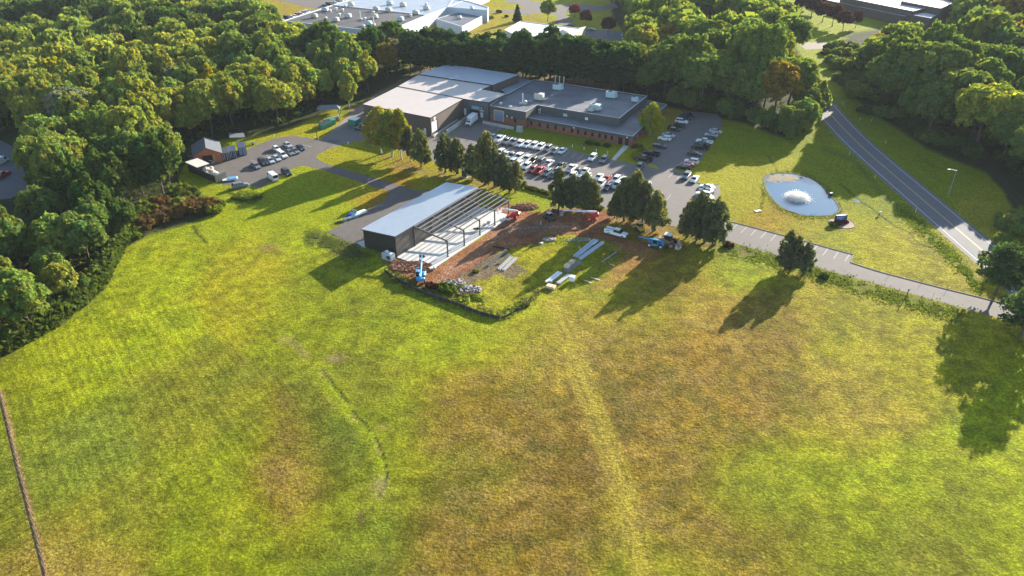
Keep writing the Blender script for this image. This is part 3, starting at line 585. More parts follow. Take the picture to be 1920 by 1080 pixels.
# ---- brick building
ZT,ZA=6.2,3.6
bb=empty('brick_building',P(1080,250,0),0,'low red brick office with grey fascia, flat dark roofs and narrow windows','office building')
T6=wp([(918,198),(986,210),(1007,197),(1161,222),(1214,180),(1002,149),(949,177)],ZT)
A8=wp([(986,220),(1186,256),(1251,196),(1213,188),(1162,212),(1005,199)],ZA)
# tall block: brick below, cladding above
def two_tone(par,poly,z,zs,wm_low,wm_up,rm,parapet):
    block(par,poly,z,wm_up,rm,parapet,z0=zs); n=len(poly)
    mb=MB(); q=offset(poly,.02) 
    for i in range(n): j=(i+1)%n; mb.add([(*q[i],0),(*q[j],0),(*q[j],zs+.01),(*q[i],zs+.01)],[(0,1,2,3)])
    return mb.build('brick_wall',wm_low,par,world=True)
fascia=mat('grey_fascia',(.065,.07,.072),.7,0,.06)
def cyc(p): 
    a=sum(p[i][0]*p[(i+1)%len(p)][1]-p[(i+1)%len(p)][0]*p[i][1] for i in range(len(p))); return p if a>0 else p[::-1]
two_tone(bb,cyc(T6),ZT,2.9,brick,fascia,bitum,.5)
two_tone(bb,cyc(A8),ZA,2.55,brick,fascia,bitum,.25)
W1,W2=A8[0],A8[1]
for x in (996,1011.7,1027,1042,1057,1072.5,1084,1097.5,1110.7,1124.5,1135.7,1147):
    t_=wall_x(W1,W2,x,1.9); on_wall(bb,'window',W1,W2,t_-.42,t_+.42,1.05,2.5,glass,.035)
for x0,x1 in ((1159.5,1167),(1172.5,1178.5)):
    a_,b_=wall_x(W1,W2,x0,1.4),wall_x(W1,W2,x1,1.4); o=on_wall(bb,'entrance_door',W1,W2,a_,b_,.05,2.5,glass,.05); on_wall(o,'door_frame',W1,W2,(a_+b_)/2-.05,(a_+b_)/2+.05,.05,2.5,mat('bronze',(.05,.04,.03),.5),.09)
X1,X2=A8[1],A8[2]
for t_ in (3,8,13,18,23): on_wall(bb,'window',X1,X2,t_,t_+1.1,1.0,2.4,glass,.035)
K1,K2=T6[0],T6[1]
a_,b_=wall_x(K1,K2,926,2.6),wall_x(K1,K2,945,2.6)
on_wall(bb,'roller_door_frame',K1,K2,a_,b_,.9,5.0,tan,.08); on_wall(bb,'roller_door',K1,K2,a_+.35,b_-.35,.9,4.7,doorb,.14)
t_=wall_x(K1,K2,966,1.8); on_wall(bb,'window',K1,K2,t_-.5,t_+.5,1.4,3.0,glass,.05)
for x_,z_ in ((951,3.4),(960,3.2)): t_=wall_x(K1,K2,x_,z_); on_wall(bb,'wall_lamp',K1,K2,t_-.2,t_+.2,z_-.3,z_+.3,doorw,.2)
for x_ in (1076,1176): t_=wall_x(W1,W2,x_,3); on_wall(bb,'wall_lamp',W1,W2,t_-.25,t_+.25,2.75,3.2,doorw,.2)
# lower link roof in the nook
lk=block(bb,cyc(wp([(952,178),(1000,152),(978,147),(935,166)],4.2)),4.2,clad_g,bitum_l,0,names=('link_wall','link_roof'))
# ---- factory at the top
ZF=7.0
fa_=empty('factory',P(640,70,0),0,'large pale factory with a brown and pale blue flat roof crowded with roof units','factory')
# roof outline: near edge measured, far side runs out of the picture
f0,f1,f2=[Vector(P2(*q,ZF)) for q in ((531,39),(724,60),(838,14))]; lf=Vector(P2(625,9,ZF)); rt=Vector(P2(800,28,ZF))
far=f0+(lf-f0)*2.4; farr=f2+(f2-f1)*.9
left_=cyc([tuple(f0),tuple(f1),tuple(rt),tuple(lf)]); 
block(fa_,left_,ZF,plaster,bitum_b,.35,doorw)
block(fa_,cyc([tuple(lf+(f0-lf)*.0),tuple(rt),tuple(f2),tuple(farr),tuple(far)]),ZF+.03,plaster,bitum_l,.3,doorw)
block(fa_,cyc(wp([(838.5,13.6),(914,19.5),(916,14),(880,3),(850,-2)],ZF)),ZF+.2,plaster,bitum_l,.3,doorw)
block(fa_,cyc(wp([(818,35),(866,50),(904,30),(860,22)],4.6)),4.6,plaster,bitum,.3,doorw,names=('annex_wall','annex_roof'))
wb=MB(); q1,q2=offset(left_,-.05),None
G1,G2=tuple(f0),tuple(f1)
on_wall(fa_,'plinth_band',G1,G2,3,(f1-f0).length-.2,0,3.0,cream,.08); on_wall(fa_,'loading_canopy',G1,G2,.5,8,2.6,3.0,dark,2.2)
H1,H2=tuple(f1),tuple(f2)
on_wall(fa_,'loading_bay_shade',H1,H2,4,8,0,5,mat('bay_shadow',(.05,.05,.055),.8),.1); on_wall(fa_,'filter_house',H1,H2,10,16,1.5,6.0,doorw,3.5); on_wall(fa_,'silo_leg',H1,H2,2,3,0,5.4,doorw,1.2)  # the bay is a flat dark panel, its shade put into the colour
for k in range(5): on_wall(fa_,'wall_joint',G1,G2,8+k*11,8.15+k*11,0.2,6.6,mat('joint_grey',(.28,.29,.3),.8),.10)
# ---- white roofed low building
wl=empty('low_building',P(1030,60,0),0,'low building with a bright white flat roof behind the pine row','building')
block(wl,cyc(wp([(946,56),(976,39.5),(1087,53),(1061,80),(1012,88)],5)),5,cream,mat('white_membrane',(.72,.70,.68),.6,0,.07,.1),.25,doorw)
block(wl,cyc(wp([(1087,53),(1098,50.5),(1063,80),(1061,80)],5)),5.1,cream,cream,0,cream,names=('fascia_wall','fascia_top'))
# ---- long brown building top right
br=empty('brown_building',P(1640,40,0),0,'brown walled building with pale stepped roofs behind the dark red trees','building')
pale=mat('pale_grey_roof',(.50,.50,.53),.5,0,.2,.08)
block(br,cyc(wp([(1535,-3),(1697,31),(1712,24),(1560,-9)],5)),5,brownw,pale,.3)
block(br,cyc(wp([(1576,-6),(1712,21),(1760,9),(1640,-14)],8)),8,brownw,pale,.3,names=('upper_wall','upper_roof'))
block(br,cyc(wp([(1690,2),(1765,16),(1790,4),(1715,-8)],9.5)),9.5,brownw,pale,.3,names=('upper_wall','upper_roof'))
block(br,cyc(wp([(1700,26),(1745,34),(1790,10),(1750,4)],6)),6,brownw,pale,.3,names=('side_wall','side_roof'))
# ---- roof plant
unit_m=mat('unit_paint',(.46,.45,.40),.6,.0,.1,1); unit_b=mat('unit_paint_blue',(.38,.48,.50),.6,0,.1,1)
def rtu(loc,rz,s,lab,grp,m=unit_m,kind='box'):
    """packaged roof unit: cabinet, hood, fan cap and curb"""
    sx,sy,sz=s; ps=[('cabinet',m,lambda b:b.box(0,0,sz/2+.25,sx,sy,sz,ch=.05)),('curb',dark,lambda b:b.box(0,0,.13,sx*.92,sy*.92,.26)),('hood',m,lambda b:b.add([(sx/2,-sy*.35,.5),(sx/2,sy*.35,.5),(sx/2+.5,sy*.35,.5),(sx/2+.5,-sy*.35,.5),(sx/2,-sy*.35,sz),(sx/2,sy*.35,sz)],[(0,3,2,1),(3,4,5,2),(0,4,3),(1,2,5),(0,1,5,4)])),('fan_cap',dark,lambda b:b.cyl((-sx*.2,0,sz+.25),(-sx*.2,0,sz+.36),sy*.32,n=12))]
    return make('roof_unit',loc,rz,ps,lab,'roof unit',grp)
def mushroom(loc,r,lab,grp):
    return make('roof_fan',loc,0,[('stack',unit_m,lambda b:b.cyl((0,0,0),(0,0,r*1.1),r*.75,n=12)),('cowl',doorw,lambda b:(b.cyl((0,0,r*1.1),(0,0,r*1.5),r*1.1,r*1.1,12),b.cyl((0,0,r*1.5),(0,0,r*1.8),r*1.1,r*.3,12)))],lab,'roof fan',grp)
RT=([],[])
ORD=['first','second','third','fourth','fifth','sixth','seventh','eighth','ninth','tenth','eleventh','twelfth','thirteenth','fourteenth','fifteenth','sixteenth','seventeenth','eighteenth','nineteenth','twentieth','twenty first','twenty second']
k=0
for (x,y,t_) in [(590,33,0),(630,40,0),(653,33,0),(611,37,1),(636,30,1),(691,47,0),(684,38,1),(703,34,0),(751,39,0),(706,20,0),(729,22,0),(610,21,0),(780,27,0),(659,11,0),(731,9,0),(756,12,0),(800,18,0),(619,23,1),(630,19,1),(642,21,1),(648,14,1),(682,52,1),(700,52,1),(799,10,1),(770,32,1),(700,26,1)]:
    k+=1; p=P(x,y,ZF-.32)
    if t_==0: RT[0].append((x,rtu(p,RZ+.03*k%.2,(3.4,2.3,2.0),'x','roof units on the factory',unit_b if k%3==0 else unit_m)))
    else: RT[1].append((x,mushroom(p,.9,'x','mushroom fans on the factory')))
for q_,nm_ in ((0,'grey boxy roof unit'),(1,'white mushroom fan')):
    for i,(x,o) in enumerate(sorted(RT[q_],key=lambda t:t[0])): o['label']='%s %s from the left on the factory roof'%(ORD[i],nm_)
for (x,y) in ((676,36),(701,46)):
    make('roof_stack',P(x,y+1,ZF-.32),0,[('pipe',doorw,lambda b:b.cyl((0,0,0),(0,0,4.5),.28,n=10)),('base',unit_m,lambda b:b.box(0,0,.4,1.8,1.2,.8))],'tall white exhaust stack on the factory roof, the %s one'%('left' if x<690 else 'right'),'stack','stacks on the factory')
rtu(P(862,35,4.3),RZ,(2,1.6,1.4),'small white unit on the low annex roof of the factory',None,doorw); rtu(P(885,17,ZF),RZ,(2,1.6,1.3),'white unit at the right end of the factory roof',None,doorw)
rtu(P(1058,66,4.8),RZ,(4,2.6,2.2),'grey unit on the white flat roof behind the pines',None)
rz_=RZ+.05; zt=ZT-.5
rtu(P(1011,187,zt),rz_,(3.4,2.4,2.3),'pale boxy roof unit left of the low roof step of the brick office',None)
rtu(P(1046,168,zt),rz_,(3.6,2.6,1.9),'pale roof unit at the back edge of the office roof below three pipes',None,unit_b)
rtu(P(1146,183,zt),rz_,(3.8,2.6,2.2),'pale hooded roof unit at the middle of the back edge of the office roof',None,unit_b)
rtu(P(1190,191,zt),rz_,(2.2,1.8,1.6),'small round cornered roof unit at the far right of the office roof',None,unit_b)
rtu(P(1116,206,zt),rz_,(3.8,2.4,2.0),'long blue green roof unit behind the front parapet of the office roof',None,unit_b)
rtu(P(1107,209,zt),rz_,(1.8,1.4,1.3),'small cream unit in front of the long blue green roof unit',None)
rtu(P(1060,219.5,ZA-.25),rz_,(1.4,.9,1.1),'small grey unit on the low front roof of the brick office',None)
rtu(P(1100,226,ZA-.25),rz_,(1.2,.6,1.0),'left one of the two condensers on the low front roof of the office',None,doorw)
rtu(P(1107.5,227,ZA-.25),rz_,(1.0,.6,1.3),'right one of the two condensers on the low front roof of the office',None,unit_b)
make('roof_stack',P(980,195,zt),0,[('pipe',doorw,lambda b:b.cyl((0,0,0),(0,0,4),.2,n=10)),('blower',unit_m,lambda b:(b.cyl((1.0,-.5,.7),(1.0,.5,.7),.7,n=12),b.box(.2,0,.3,3,1.4,.5)))],'tall white exhaust stack with a blower on the office roof','stack')
mushroom(P(957,203,zt),.6,'white upright vent on the left end of the office roof',None); mushroom(P(939,196,zt),.5,'small white dome at the left edge of the office roof',None)
for k,x in enumerate((1041,1049,1057)): make('roof_pipe',P(x,155+k,zt),0,[('pipe',unit_m,lambda b:b.cyl((0,0,0),(0,0,2.6),.18,n=8)),('cap',doorw,lambda b:b.cyl((0,0,2.6),(0,0,2.8),.26,n=8))],('left','middle','right')[k]+' one of three pipes standing at the back edge of the office roof','pipe','three pipes on the office roof')
for x,y in ((1010.5,213),(1013,212)): make('roof_pipe',P(x,y,ZA-.2),0,[('pipe',unit_m,lambda b:b.cyl((0,0,0),(0,0,1.6),.15,n=8)),('cap',doorw,lambda b:b.ball((0,0,1.6),.25,.25,.2))],'%s one of two short pipes at the left end of the low office roof'%('left' if x<1012 else 'right'),'pipe','short pipes on the low office roof')
# ---- brick garage and stores at the left lot
g=empty('brick_garage',P(392,306,0),R(22),'red brick garage with a dark gable roof and an open door beside the left lot','garage')
gw,gl,ge,gr=8.6,11,3.0,5.2
mb=MB(); mb.add([(-gw/2,0,0),(-1.7,0,0),(-1.7,0,2.7),(1.7,0,2.7),(1.7,0,0),(gw/2,0,0),(gw/2,0,ge),(0,0,gr),(-gw/2,0,ge)],[(0,1,2,8),(2,3,7,8),(3,6,7),(3,4,5,6)])
mb.add([(-gw/2,0,0),(-gw/2,gl,0),(-gw/2,gl,ge),(-gw/2,0,ge),(gw/2,0,0),(gw/2,gl,0),(gw/2,gl,ge),(gw/2,0,ge),(0,gl,gr)],[(0,3,2,1),(4,5,6,7),(1,2,8,6,5)]); mb.build('wall',mat('orange_brick',(.40,.12,.055),.85,0,.18,2),g)
for s_ in(-1,1):
    a_=math.atan2(gr-ge,gw/2); mb=MB(); mb.box(s_*(gw/4+.15),gl/2,(ge+gr)/2+.05,gw/2/math.cos(a_)+.45,gl+.6,.12,0,s_*a_); mb.build('roof',mat('shingle_blue_grey',(.075,.085,.105),.85,0,.2,1.5),g)
mb=MB(); mb.add([(-1.7,.6,0),(1.7,.6,0),(1.7,.6,2.7),(-1.7,.6,2.7)],[(0,1,2,3)]); mb.build('doorway',mat('shadow_opening',(.02,.02,.022),.8),g)  # dark sheet behind the opening, painted as the shade inside the garage
mb=MB(); mb.box(1.9,-.15,1.35,.9,.1,2.7); mb.build('door',mat('wood_door',(.35,.18,.08),.7),g)
make('equipment',P(396,304.5,0),R(22),[('engine',dark,lambda b:b.box(0,-.6,.7,1.4,1.2,1.0,ch=.1)),('guard',galv,lambda b:(b.cyl((-.5,-1.2,1.2),(.6,-1.3,.9),.12),b.box(.4,-1.2,.4,.8,.5,.5)))],'small machine standing in the open garage doorway','machine')
def container(x,y,rz,s,m,lab,rust=None,doorm=None):
    sx,sy,sz=s
    def body(b):
        b.box(0,0,sz/2+.12,sx,sy,sz,ch=.04)
        for k in range(int(sy/.55)):
            yy=-sy/2+.3+k*.55; b.box(sx/2+.02,yy,sz/2+.12,.05,.25,sz-.4); b.box(-sx/2-.02,yy,sz/2+.12,.05,.25,sz-.4)
    return make('shipping_container',P(x,y,0),rz,[('body',m,body),('door',doorm or m,lambda b:(b.box(-sx/4,-sy/2-.04,sz/2+.12,sx/2-.1,.06,sz-.2),b.box(sx/4,-sy/2-.04,sz/2+.12,sx/2-.1,.06,sz-.2)),[('locking_bar',doorw,lambda b:[b.cyl((q,-sy/2-.1,.3),(q,-sy/2-.1,sz),.035,n=5) for q in (-.9,-.4,.4,.9)])])],lab,'container')
navy=mat('navy_container',(.035,.05,.085),.6,0,.15,1); navy2=mat('navy_container_panel',(.10,.14,.24),.6,0,.15,1); gd=mat('charcoal_container',(.04,.045,.055),.6,0,.15,1)
container(424,296,R(22),(2.5,6,2.6),gd,'dark container nearest the brick garage with a grey vent panel'); container(437,292,R(22),(2.5,6,2.5),navy,'dark blue container in the middle of the row beside the brick garage'); container(455,286,R(22),(2.5,6,2.7),navy,'blue container with white marked doors at the right end of the row',doorm=navy2)
make('shelter_roof',P(448,274,0),R(22),[('roof',mat('shingle_blue_grey',(.075,.085,.105),.85,0,.2,1.5),lambda b:b.box(0,0,3.9,5,5,.15,0,.1)),('post',dark,lambda b:[b.cyl((a,c,0),(a,c,3.9),.08) for a in(-2.2,2.2) for c in(-2.2,2.2)])],'dark flat shelter roof standing behind the blue containers','shelter')
make('pavilion',P(618,216,0),R(5),[('roof',mat('shingle_pale',(.12,.14,.16),.85,0,.2,1.5),lambda b:b.add([(-4.5,-2.5,3),(4.5,-2.5,3),(4.5,2.5,3),(-4.5,2.5,3),(-3,0,4.1),(3,0,4.1)],[(0,1,5,4),(1,2,5),(2,3,4,5),(3,0,4),(0,3,2,1)])),('post',mat('timber_post',(.12,.09,.06),.8),lambda b:[b.cyl((a,c,0),(a,c,3),.12) for a in(-4,4) for c in(-2.1,2.1)])],'open pavilion with a grey roof in the shade of the woods','pavilion')
# canopy store with sacks and panels
s=empty('storage_shed',P(392,330,0),R(-38),'long dark storage bay with a pale roof and heaped bags beside the left lot','storage shed')
mb=MB(); mb.box(-5.5,0,1.5,6,3.6,3.0); mb.box(2,-1.7,1.1,9,.15,2.2); mb.box(6.5,0,1.1,.15,3.6,2.2); mb.build('wall',mat('dark_shed',(.035,.038,.045),.7,0,.15,1),s)
mb=MB(); mb.box(-5.5,0,3.1,6.8,4.4,.12,0,.03); mb.build('roof',mat('pale_sheet',(.50,.47,.42),.6,0,.1,1),s)
mb=MB(); mb.box(7.3,-.2,1.5,.1,3.6,2.9,0,.25); mb.box(7.25,-2,1.5,.2,.2,3.1); mb.box(7.25,1.7,1.5,.2,.2,3.1); mb.box(7.2,-.2,3,.2,3.8,.2); mb.build('tail_frame',mat('weathered_timber',(.28,.25,.20),.8,0,.2,2),s)
for k,(x,y,z,a,b_,c,m_) in enumerate([(-.8,.1,2.0,2.6,2.2,1.6,(.50,.44,.36)),(1.2,.6,1.7,2.2,2.0,1.3,(.52,.42,.33)),(1.0,-1.0,1.5,2.2,1.6,1.1,(.50,.38,.28)),(3.4,.4,1.5,2.4,2.2,1.3,(.55,.55,.56)),(3.2,-1.0,1.3,1.6,1.3,1.0,(.42,.34,.26)),(-.6,1.6,2.1,2.0,1.2,1.2,(.56,.50,.42))]):
    mb=MB(); rr=random.Random(k); mb.ball((0,0,0),a/2,b_/2,c/2,10,6,.14,rr); mb.box(0,0,-c*.1,a*.8,b_*.8,c*.75,ch=.2); o=mb.build('goods_bag',mat('sack%d'%k,m_,.85,0,.12,2)); c_,s2=math.cos(R(-38)),math.sin(R(-38)); o.location=Vector((s.location.x+x*c_-y*s2,s.location.y+x*s2+y*c_,z)); o.rotation_euler=(0,0,R(-38)); tag(o,('cream bulk bag under the pale roof edge','peach bulk bag in the middle of the heap','tan bulk bag on the outer side of the heap','white bulk bag nearest the tail frame','small brown bulk bag beside the white one','pale yellow bulk bag at the back of the heap')[k],'bulk bag','bags heaped in the storage bay')
make('tarpaulin_bundle',P(432,338,0),R(20),[('sheet',doorw,lambda b:b.box(0,0,.5,4.6,1.8,.3,0,0,.1)),('cover',mat('blue_tarp',(.08,.28,.50),.6,0,.2,2),lambda b:b.box(.7,0,.72,2.6,1.7,.14,0,0,.1,ch=.05))],'white sheets with a blue tarpaulin leaning at the foot of the storage bay','bundle')
make('trailer_rack',P(474,271,0),R(25),[('frame',galv,lambda b:[b.box(q,0,.7,.15,1.2,.12) for q in(-1.6,-.8,0,.8,1.6)]+[b.box(0,0,.55,4,.2,.15)]),('wheel',dark,lambda b:(b.cyl((0,-.8,.35),(0,-.6,.35),.35,n=10),b.cyl((0,.6,.35),(0,.8,.35),.35,n=10)))],'low galvanised trailer rack on the verge above the left lot','trailer')
# dumpsters
gree=mat('green_skip',(.03,.20,.12),.6,0,.15,1)
def skip_(x,y,rz,lab,lid=dark,grp='green skips beside the gravel path',s=(2.2,3.0,1.7)):
    sx,sy,sz=s
    return make('skip',P(x,y,0),rz,[('body',gree,lambda b:b.add([(-sx/2,-sy/2,.1),(sx/2,-sy/2,.1),(sx/2,sy/2,.1),(-sx/2,sy/2,.1),(-sx/2-.25,-sy/2-.1,sz),(sx/2+.25,-sy/2-.1,sz),(sx/2+.25,sy/2+.1,sz+.3),(-sx/2-.25,sy/2+.1,sz+.3)],[(0,3,2,1),(0,1,5,4),(1,2,6,5),(2,3,7,6),(3,0,4,7),(4,5,6,7)])),('lid',lid,lambda b:b.box(0,.1,sz+.2,sx+.5,sy*.9,.1,0,0,.1)),('lifting_sleeve',gree,lambda b:(b.box(-sx/2-.3,0,1,.25,1.6,.25),b.box(sx/2+.3,0,1,.25,1.6,.25)))],lab,'skip',grp)
skip_(606,240,R(30),'nearest green skip of the three beside the gravel path'); skip_(615,236,R(30),'middle green skip of the three beside the gravel path'); skip_(622,232,R(30),'farthest green skip of the three beside the gravel path',gree)
skip_(665.5,234,R(-30),'teal skip with a white lid near the corner of the warehouse',doorw,None,(3,3.2,2.2))
make('rubble_box',P(630,226,0),R(30),[('box',mat('rust_box',(.28,.14,.09),.8,0,.2,2),lambda b:b.box(0,0,.7,2.4,2.2,1.4,ch=.05)),('board',doorw,lambda b:b.box(.9,-.5,1.5,.2,1.4,1.2,0,.2))],'rusty open box with white boards behind the green skips','box')
# ================================================================ VEHICLES
paint=mat('car_paint',(1,1,1),.28,.0,.03,2,objcol=True,spec=.6)
tyre=mat('tyre',(.018,.018,.018),.8); rim=mat('wheel_rim',(.30,.30,.31),.4,.6); hl=mat('headlamp_lens',(.55,.56,.58),.15); tl=mat('tail_lamp_lens',(.30,.02,.015),.25); under=mat('black_plastic',(.02,.02,.021),.6)
def sect(x,zb,zt,hb,ht): return [(x,-hb,zb),(x,-hb*1.0,zb+(zt-zb)*.45),(x,-ht,zt-.06),(x,-ht+.12,zt),(x,ht-.12,zt),(x,ht,zt-.06),(x,hb,zb+(zt-zb)*.45),(x,hb,zb)]
def make_vehicle(kind):
    T=dict(
     sedan=dict(L=4.8,W=1.84,wb=1.42,r=.33,body=[(-2.40,.38,.78,.80,.78),(-2.25,.24,1.00,.90,.84),(-1.5,.22,1.04,.92,.86),(.7,.22,.98,.92,.86),(1.5,.22,.90,.92,.82),(2.2,.24,.76,.88,.76),(2.40,.36,.62,.74,.68)],cab=(-1.85,-1.15,.35,1.15,.98,1.44,.80,.60)),
     suv=dict(L=4.8,W=1.94,wb=1.42,r=.37,body=[(-2.38,.45,1.02,.86,.86),(-2.25,.30,1.14,.94,.90),(-1.5,.26,1.16,.96,.91),(.8,.26,1.12,.96,.91),(1.6,.26,1.06,.96,.87),(2.25,.30,.92,.92,.82),(2.40,.42,.74,.80,.74)],cab=(-2.30,-1.95,.30,1.12,1.10,1.74,.86,.68)),
     pickup=dict(L=5.9,W=2.04,wb=1.85,r=.41,body=[(-.95,.34,1.20,1.0,.95),(-.6,.34,1.22,1.0,.95),(1.2,.34,1.20,1.0,.95),(2.0,.34,1.18,1.0,.94),(2.8,.36,1.06,.98,.9),(2.96,.45,.86,.9,.82)],cab=(-.93,-.72,.65,1.30,1.18,1.88,.90,.74)),
     van=dict(L=5.6,W=2.0,wb=1.75,r=.36,body=[(-2.78,.35,1.2,.96,.96),(-2.7,.28,1.28,.98,.97),(1.2,.28,1.25,.98,.97),(2.0,.28,1.15,.98,.92),(2.65,.32,.95,.94,.86),(2.8,.42,.78,.84,.78)],cab=(-2.74,-2.62,1.35,2.25,1.2,2.25,.96,.84)))[kind]
    t=empty('parked_'+('car' if kind in('sedan','suv') else kind),(0,0,0),0)
    mb=MB(); mb.loft([sect(*s_) for s_ in T['body']])
    if kind=='pickup':
        for s_ in(-1,1): mb.box(-1.95,s_*.93,.85,2.05,.12,.78,ch=.04)
        mb.box(-2.95,0,.85,.1,1.96,.78,ch=.03); mb.box(-1.95,0,.52,2.05,1.9,.1)
    body=mb.build('body',paint,t)
    mb=MB(); mb.box(0,0,.28,T['L']*.96,T['W']*.9,.16); mb.box(T['L']/2-.05,0,.42,.12,T['W']*.72,.18,ch=.03); mb.box(-T['L']/2+.05,0,.45,.12,T['W']*.8,.16,ch=.03)
    if kind=='pickup': mb.box(-1.95,0,.60,2.0,1.74,.06)
    mb.build('bumper',under,t)
    x0,x1,x2,x3,zb,zt,wb_,wt=T['cab']
    # x0 rear base, x1 rear top, x2 front top, x3 front base
    g=MB(); g.loft([[(x0,-wb_,zb),(x3,-wb_,zb),(x3,wb_,zb),(x0,wb_,zb)],[(x1+.02,-wt-.02,zt-.05),(x2-.02,-wt-.02,zt-.05),(x2-.02,wt+.02,zt-.05),(x1+.02,wt+.02,zt-.05)]])
    g.build('windows',glass,t)
    r_=MB(); r_.box((x1+x2)/2,0,zt-.02,(x2-x1)+.12,wt*2+.06,.1,ch=.04)
    def pil(xa,xb,w_=.1):
        for s_ in(-1,1): r_.loft([[(xa-w_/2,s_*(wb_+.012),zb),(xa+w_/2,s_*(wb_+.012),zb),(xa+w_/2,s_*(wb_-.06),zb),(xa-w_/2,s_*(wb_-.06),zb)][::s_],[(xb-w_/2,s_*(wt+.03),zt-.04),(xb+w_/2,s_*(wt+.03),zt-.04),(xb+w_/2,s_*(wt-.05),zt-.04),(xb-w_/2,s_*(wt-.05),zt-.04)][::s_]])
    pil(x0+.04,x1+.04,.2 if kind!='sedan' else .14); pil(x3-.05,x2-.02,.08); xm=(x2+x1)/2; pil(xm,xm,.09)
    if kind=='van':
        for s_ in(-1,1): r_.loft([[(x0,s_*(wb_+.02),zb),(1.0,s_*(wb_+.02),zb),(1.0,s_*(wb_-.1),zb),(x0,s_*(wb_-.1),zb)][::s_],[(x1,s_*(wt+.03),zt),(.85,s_*(wt+.03),zt),(.85,s_*(wt-.1),zt),(x1,s_*(wt-.1),zt)][::s_]])
    r_.build('roof',paint,t)
    for sx in(-1,1):
        for sy in(-1,1):
            w_=MB(); X=sx*T['wb']+(0 if kind!='pickup' else .05); Y=sy*(T['W']/2-.10)
            w_.cyl((X,Y-.11,T['r']),(X,Y+.11,T['r']),T['r'],n=12); w_.mi=1; w_.cyl((X,Y+sy*.10,T['r']),(X,Y+sy*.125,T['r']),T['r']*.62,n=10); w_.build('wheel',[tyre,rim],t)
    zl=T['body'][-2][2]-.1 if kind!='van' else .85
    for s_ in(-1,1):
        h_=MB(); h_.box(T['L']/2-.13,s_*T['W']*.36,zl-.02,.2,.34,.16,ch=.03); h_.build('headlight',hl,t)
        h_=MB(); h_.box(-T['L']/2+.06,s_*T['W']*.41,.85 if kind!='sedan' else .8,.12,.2,.3 if kind!='sedan' else .16,ch=.02); h_.build('tail_light',tl,t)
    return t
PROTO={k:make_vehicle(k) for k in('sedan','suv','pickup','van')}
used_proto=set()
PC=dict(white=(.66,.66,.65),silver=(.36,.38,.40),grey=(.14,.15,.16),black=(.018,.019,.022),navy=(.022,.035,.065),blue=(.05,.11,.19),teal=(.09,.15,.17),red=(.36,.022,.025),darkred=(.20,.02,.025),ltblue=(.30,.42,.50),maroon=(.06,.02,.03))
CW=dict(white='white',silver='silver',grey='grey',black='black',navy='dark blue',blue='blue',teal='grey teal',red='bright red',darkred='dark red',ltblue='pale blue',maroon='dark maroon')
ORD=['first','second','third','fourth','fifth','sixth','seventh','eighth','ninth','tenth','eleventh','twelfth','thirteenth','fourteenth','fifteenth','sixteenth','seventeenth','eighteenth','nineteenth','twentieth','twenty first','twenty second']
def park(row,cars,group):
    for i,(k,c,x,y,h_) in enumerate(cars):
        p=P(x,y,.75); p.z=0; lab='%s %s, %s %s'%(CW[c],{'suv':'SUV','sedan':'saloon car','pickup':'pickup truck','van':'van'}[k],ORD[i],row)
        pr=PROTO[k]; rz=R(h_+((i*37)%5-2)*.6)
        if k not in used_proto:
            used_proto.add(k); o=pr; o.location=(p.x,p.y,.01); o.rotation_euler=(0,0,rz); o['label']=lab; o['group']=group
            for ch in o.children_recursive: ch.color=(*PC[c],1)
            PROTO[k]=copy_tree(pr,(0,-3000,0),0); 
        else: o=copy_tree(pr,(p.x,p.y,.01),rz,lab,group,PC[c])
        o['category']='car' if k in('sedan','suv') else k
        o.name='parked_'+('car' if k in('sedan','suv') else k)
U_=-117;D_=63
park('from the left of the row along the office lawn',[('sedan','silver',924,256,U_),('pickup','white',936.5,260,U_),('pickup','grey',950,264,U_),('pickup','grey',963.5,266,U_),('suv','white',975,269.5,U_),('suv','white',988,271,U_),('suv','white',1000.5,272.5,U_),('suv','white',1013.5,275,U_),('suv','grey',1027,278,U_),('sedan','teal',1040,281.5,U_),('sedan','white',1054,282,U_),('suv','white',1111,295,U_),('suv','grey',1132,299,U_)],'cars parked along the office lawn')
park('from the left in the back line of the double row',[('suv','white',901,289,U_),('suv','white',914,292,U_),('suv','white',938,286,U_),('sedan','silver',949,289,U_),('pickup','grey',960,292,U_),('suv','white',973,294,U_),('suv','white',988,297.5,U_),('pickup','black',1001,300.5,D_),('suv','navy',1013,303.5,U_),('pickup','white',1029,306.5,D_),('pickup','black',1052,311,D_),('pickup','white',1072,315,D_),('sedan','black',1083,320,U_),('sedan','white',1097,320,U_),('sedan','white',1123,331,U_),('sedan','red',1138,334,U_),('suv','white',1155,336.5,U_),('suv','white',1168,340,U_)],'cars in the back line of the double row')
park('from the left in the front line of the double row',[('sedan','white',950,299,U_),('suv','ltblue',960,304,U_),('suv','white',971.5,308.5,U_),('suv','white',987,311,U_),('suv','darkred',999,317,U_),('pickup','red',1013,319,D_),('suv','teal',1025.5,323.5,U_),('sedan','navy',1037,328,U_),('suv','silver',1045,321.5,U_),('suv','white',1073,330,U_),('suv','teal',1083,336,U_),('suv','white',1100,332.5,U_),('suv','white',1126.5,344,U_),('sedan','navy',1139.5,349.5,U_),('suv','silver',1156,347,U_)],'cars in the front line of the double row')
park('among the few cars standing on their own in the lot',[('suv','white',896.5,275,U_),('suv','navy',1199,313,-112),('suv','white',1212,349,U_)],None)
L_=-27;M_=153
park('from the top of the left row in the east lot',[('suv','black',1291,216,L_),('suv','navy',1286,219.5,L_),('suv','white',1278,227,L_),('sedan','black',1275,235,L_),('suv','black',1264,240.5,L_),('sedan','silver',1253.5,252.5,L_),('suv','white',1246.5,259,M_),('suv','navy',1237,272.5,L_),('pickup','black',1221,287,M_),('pickup','black',1207,297,M_)],'cars in the left row of the east lot')
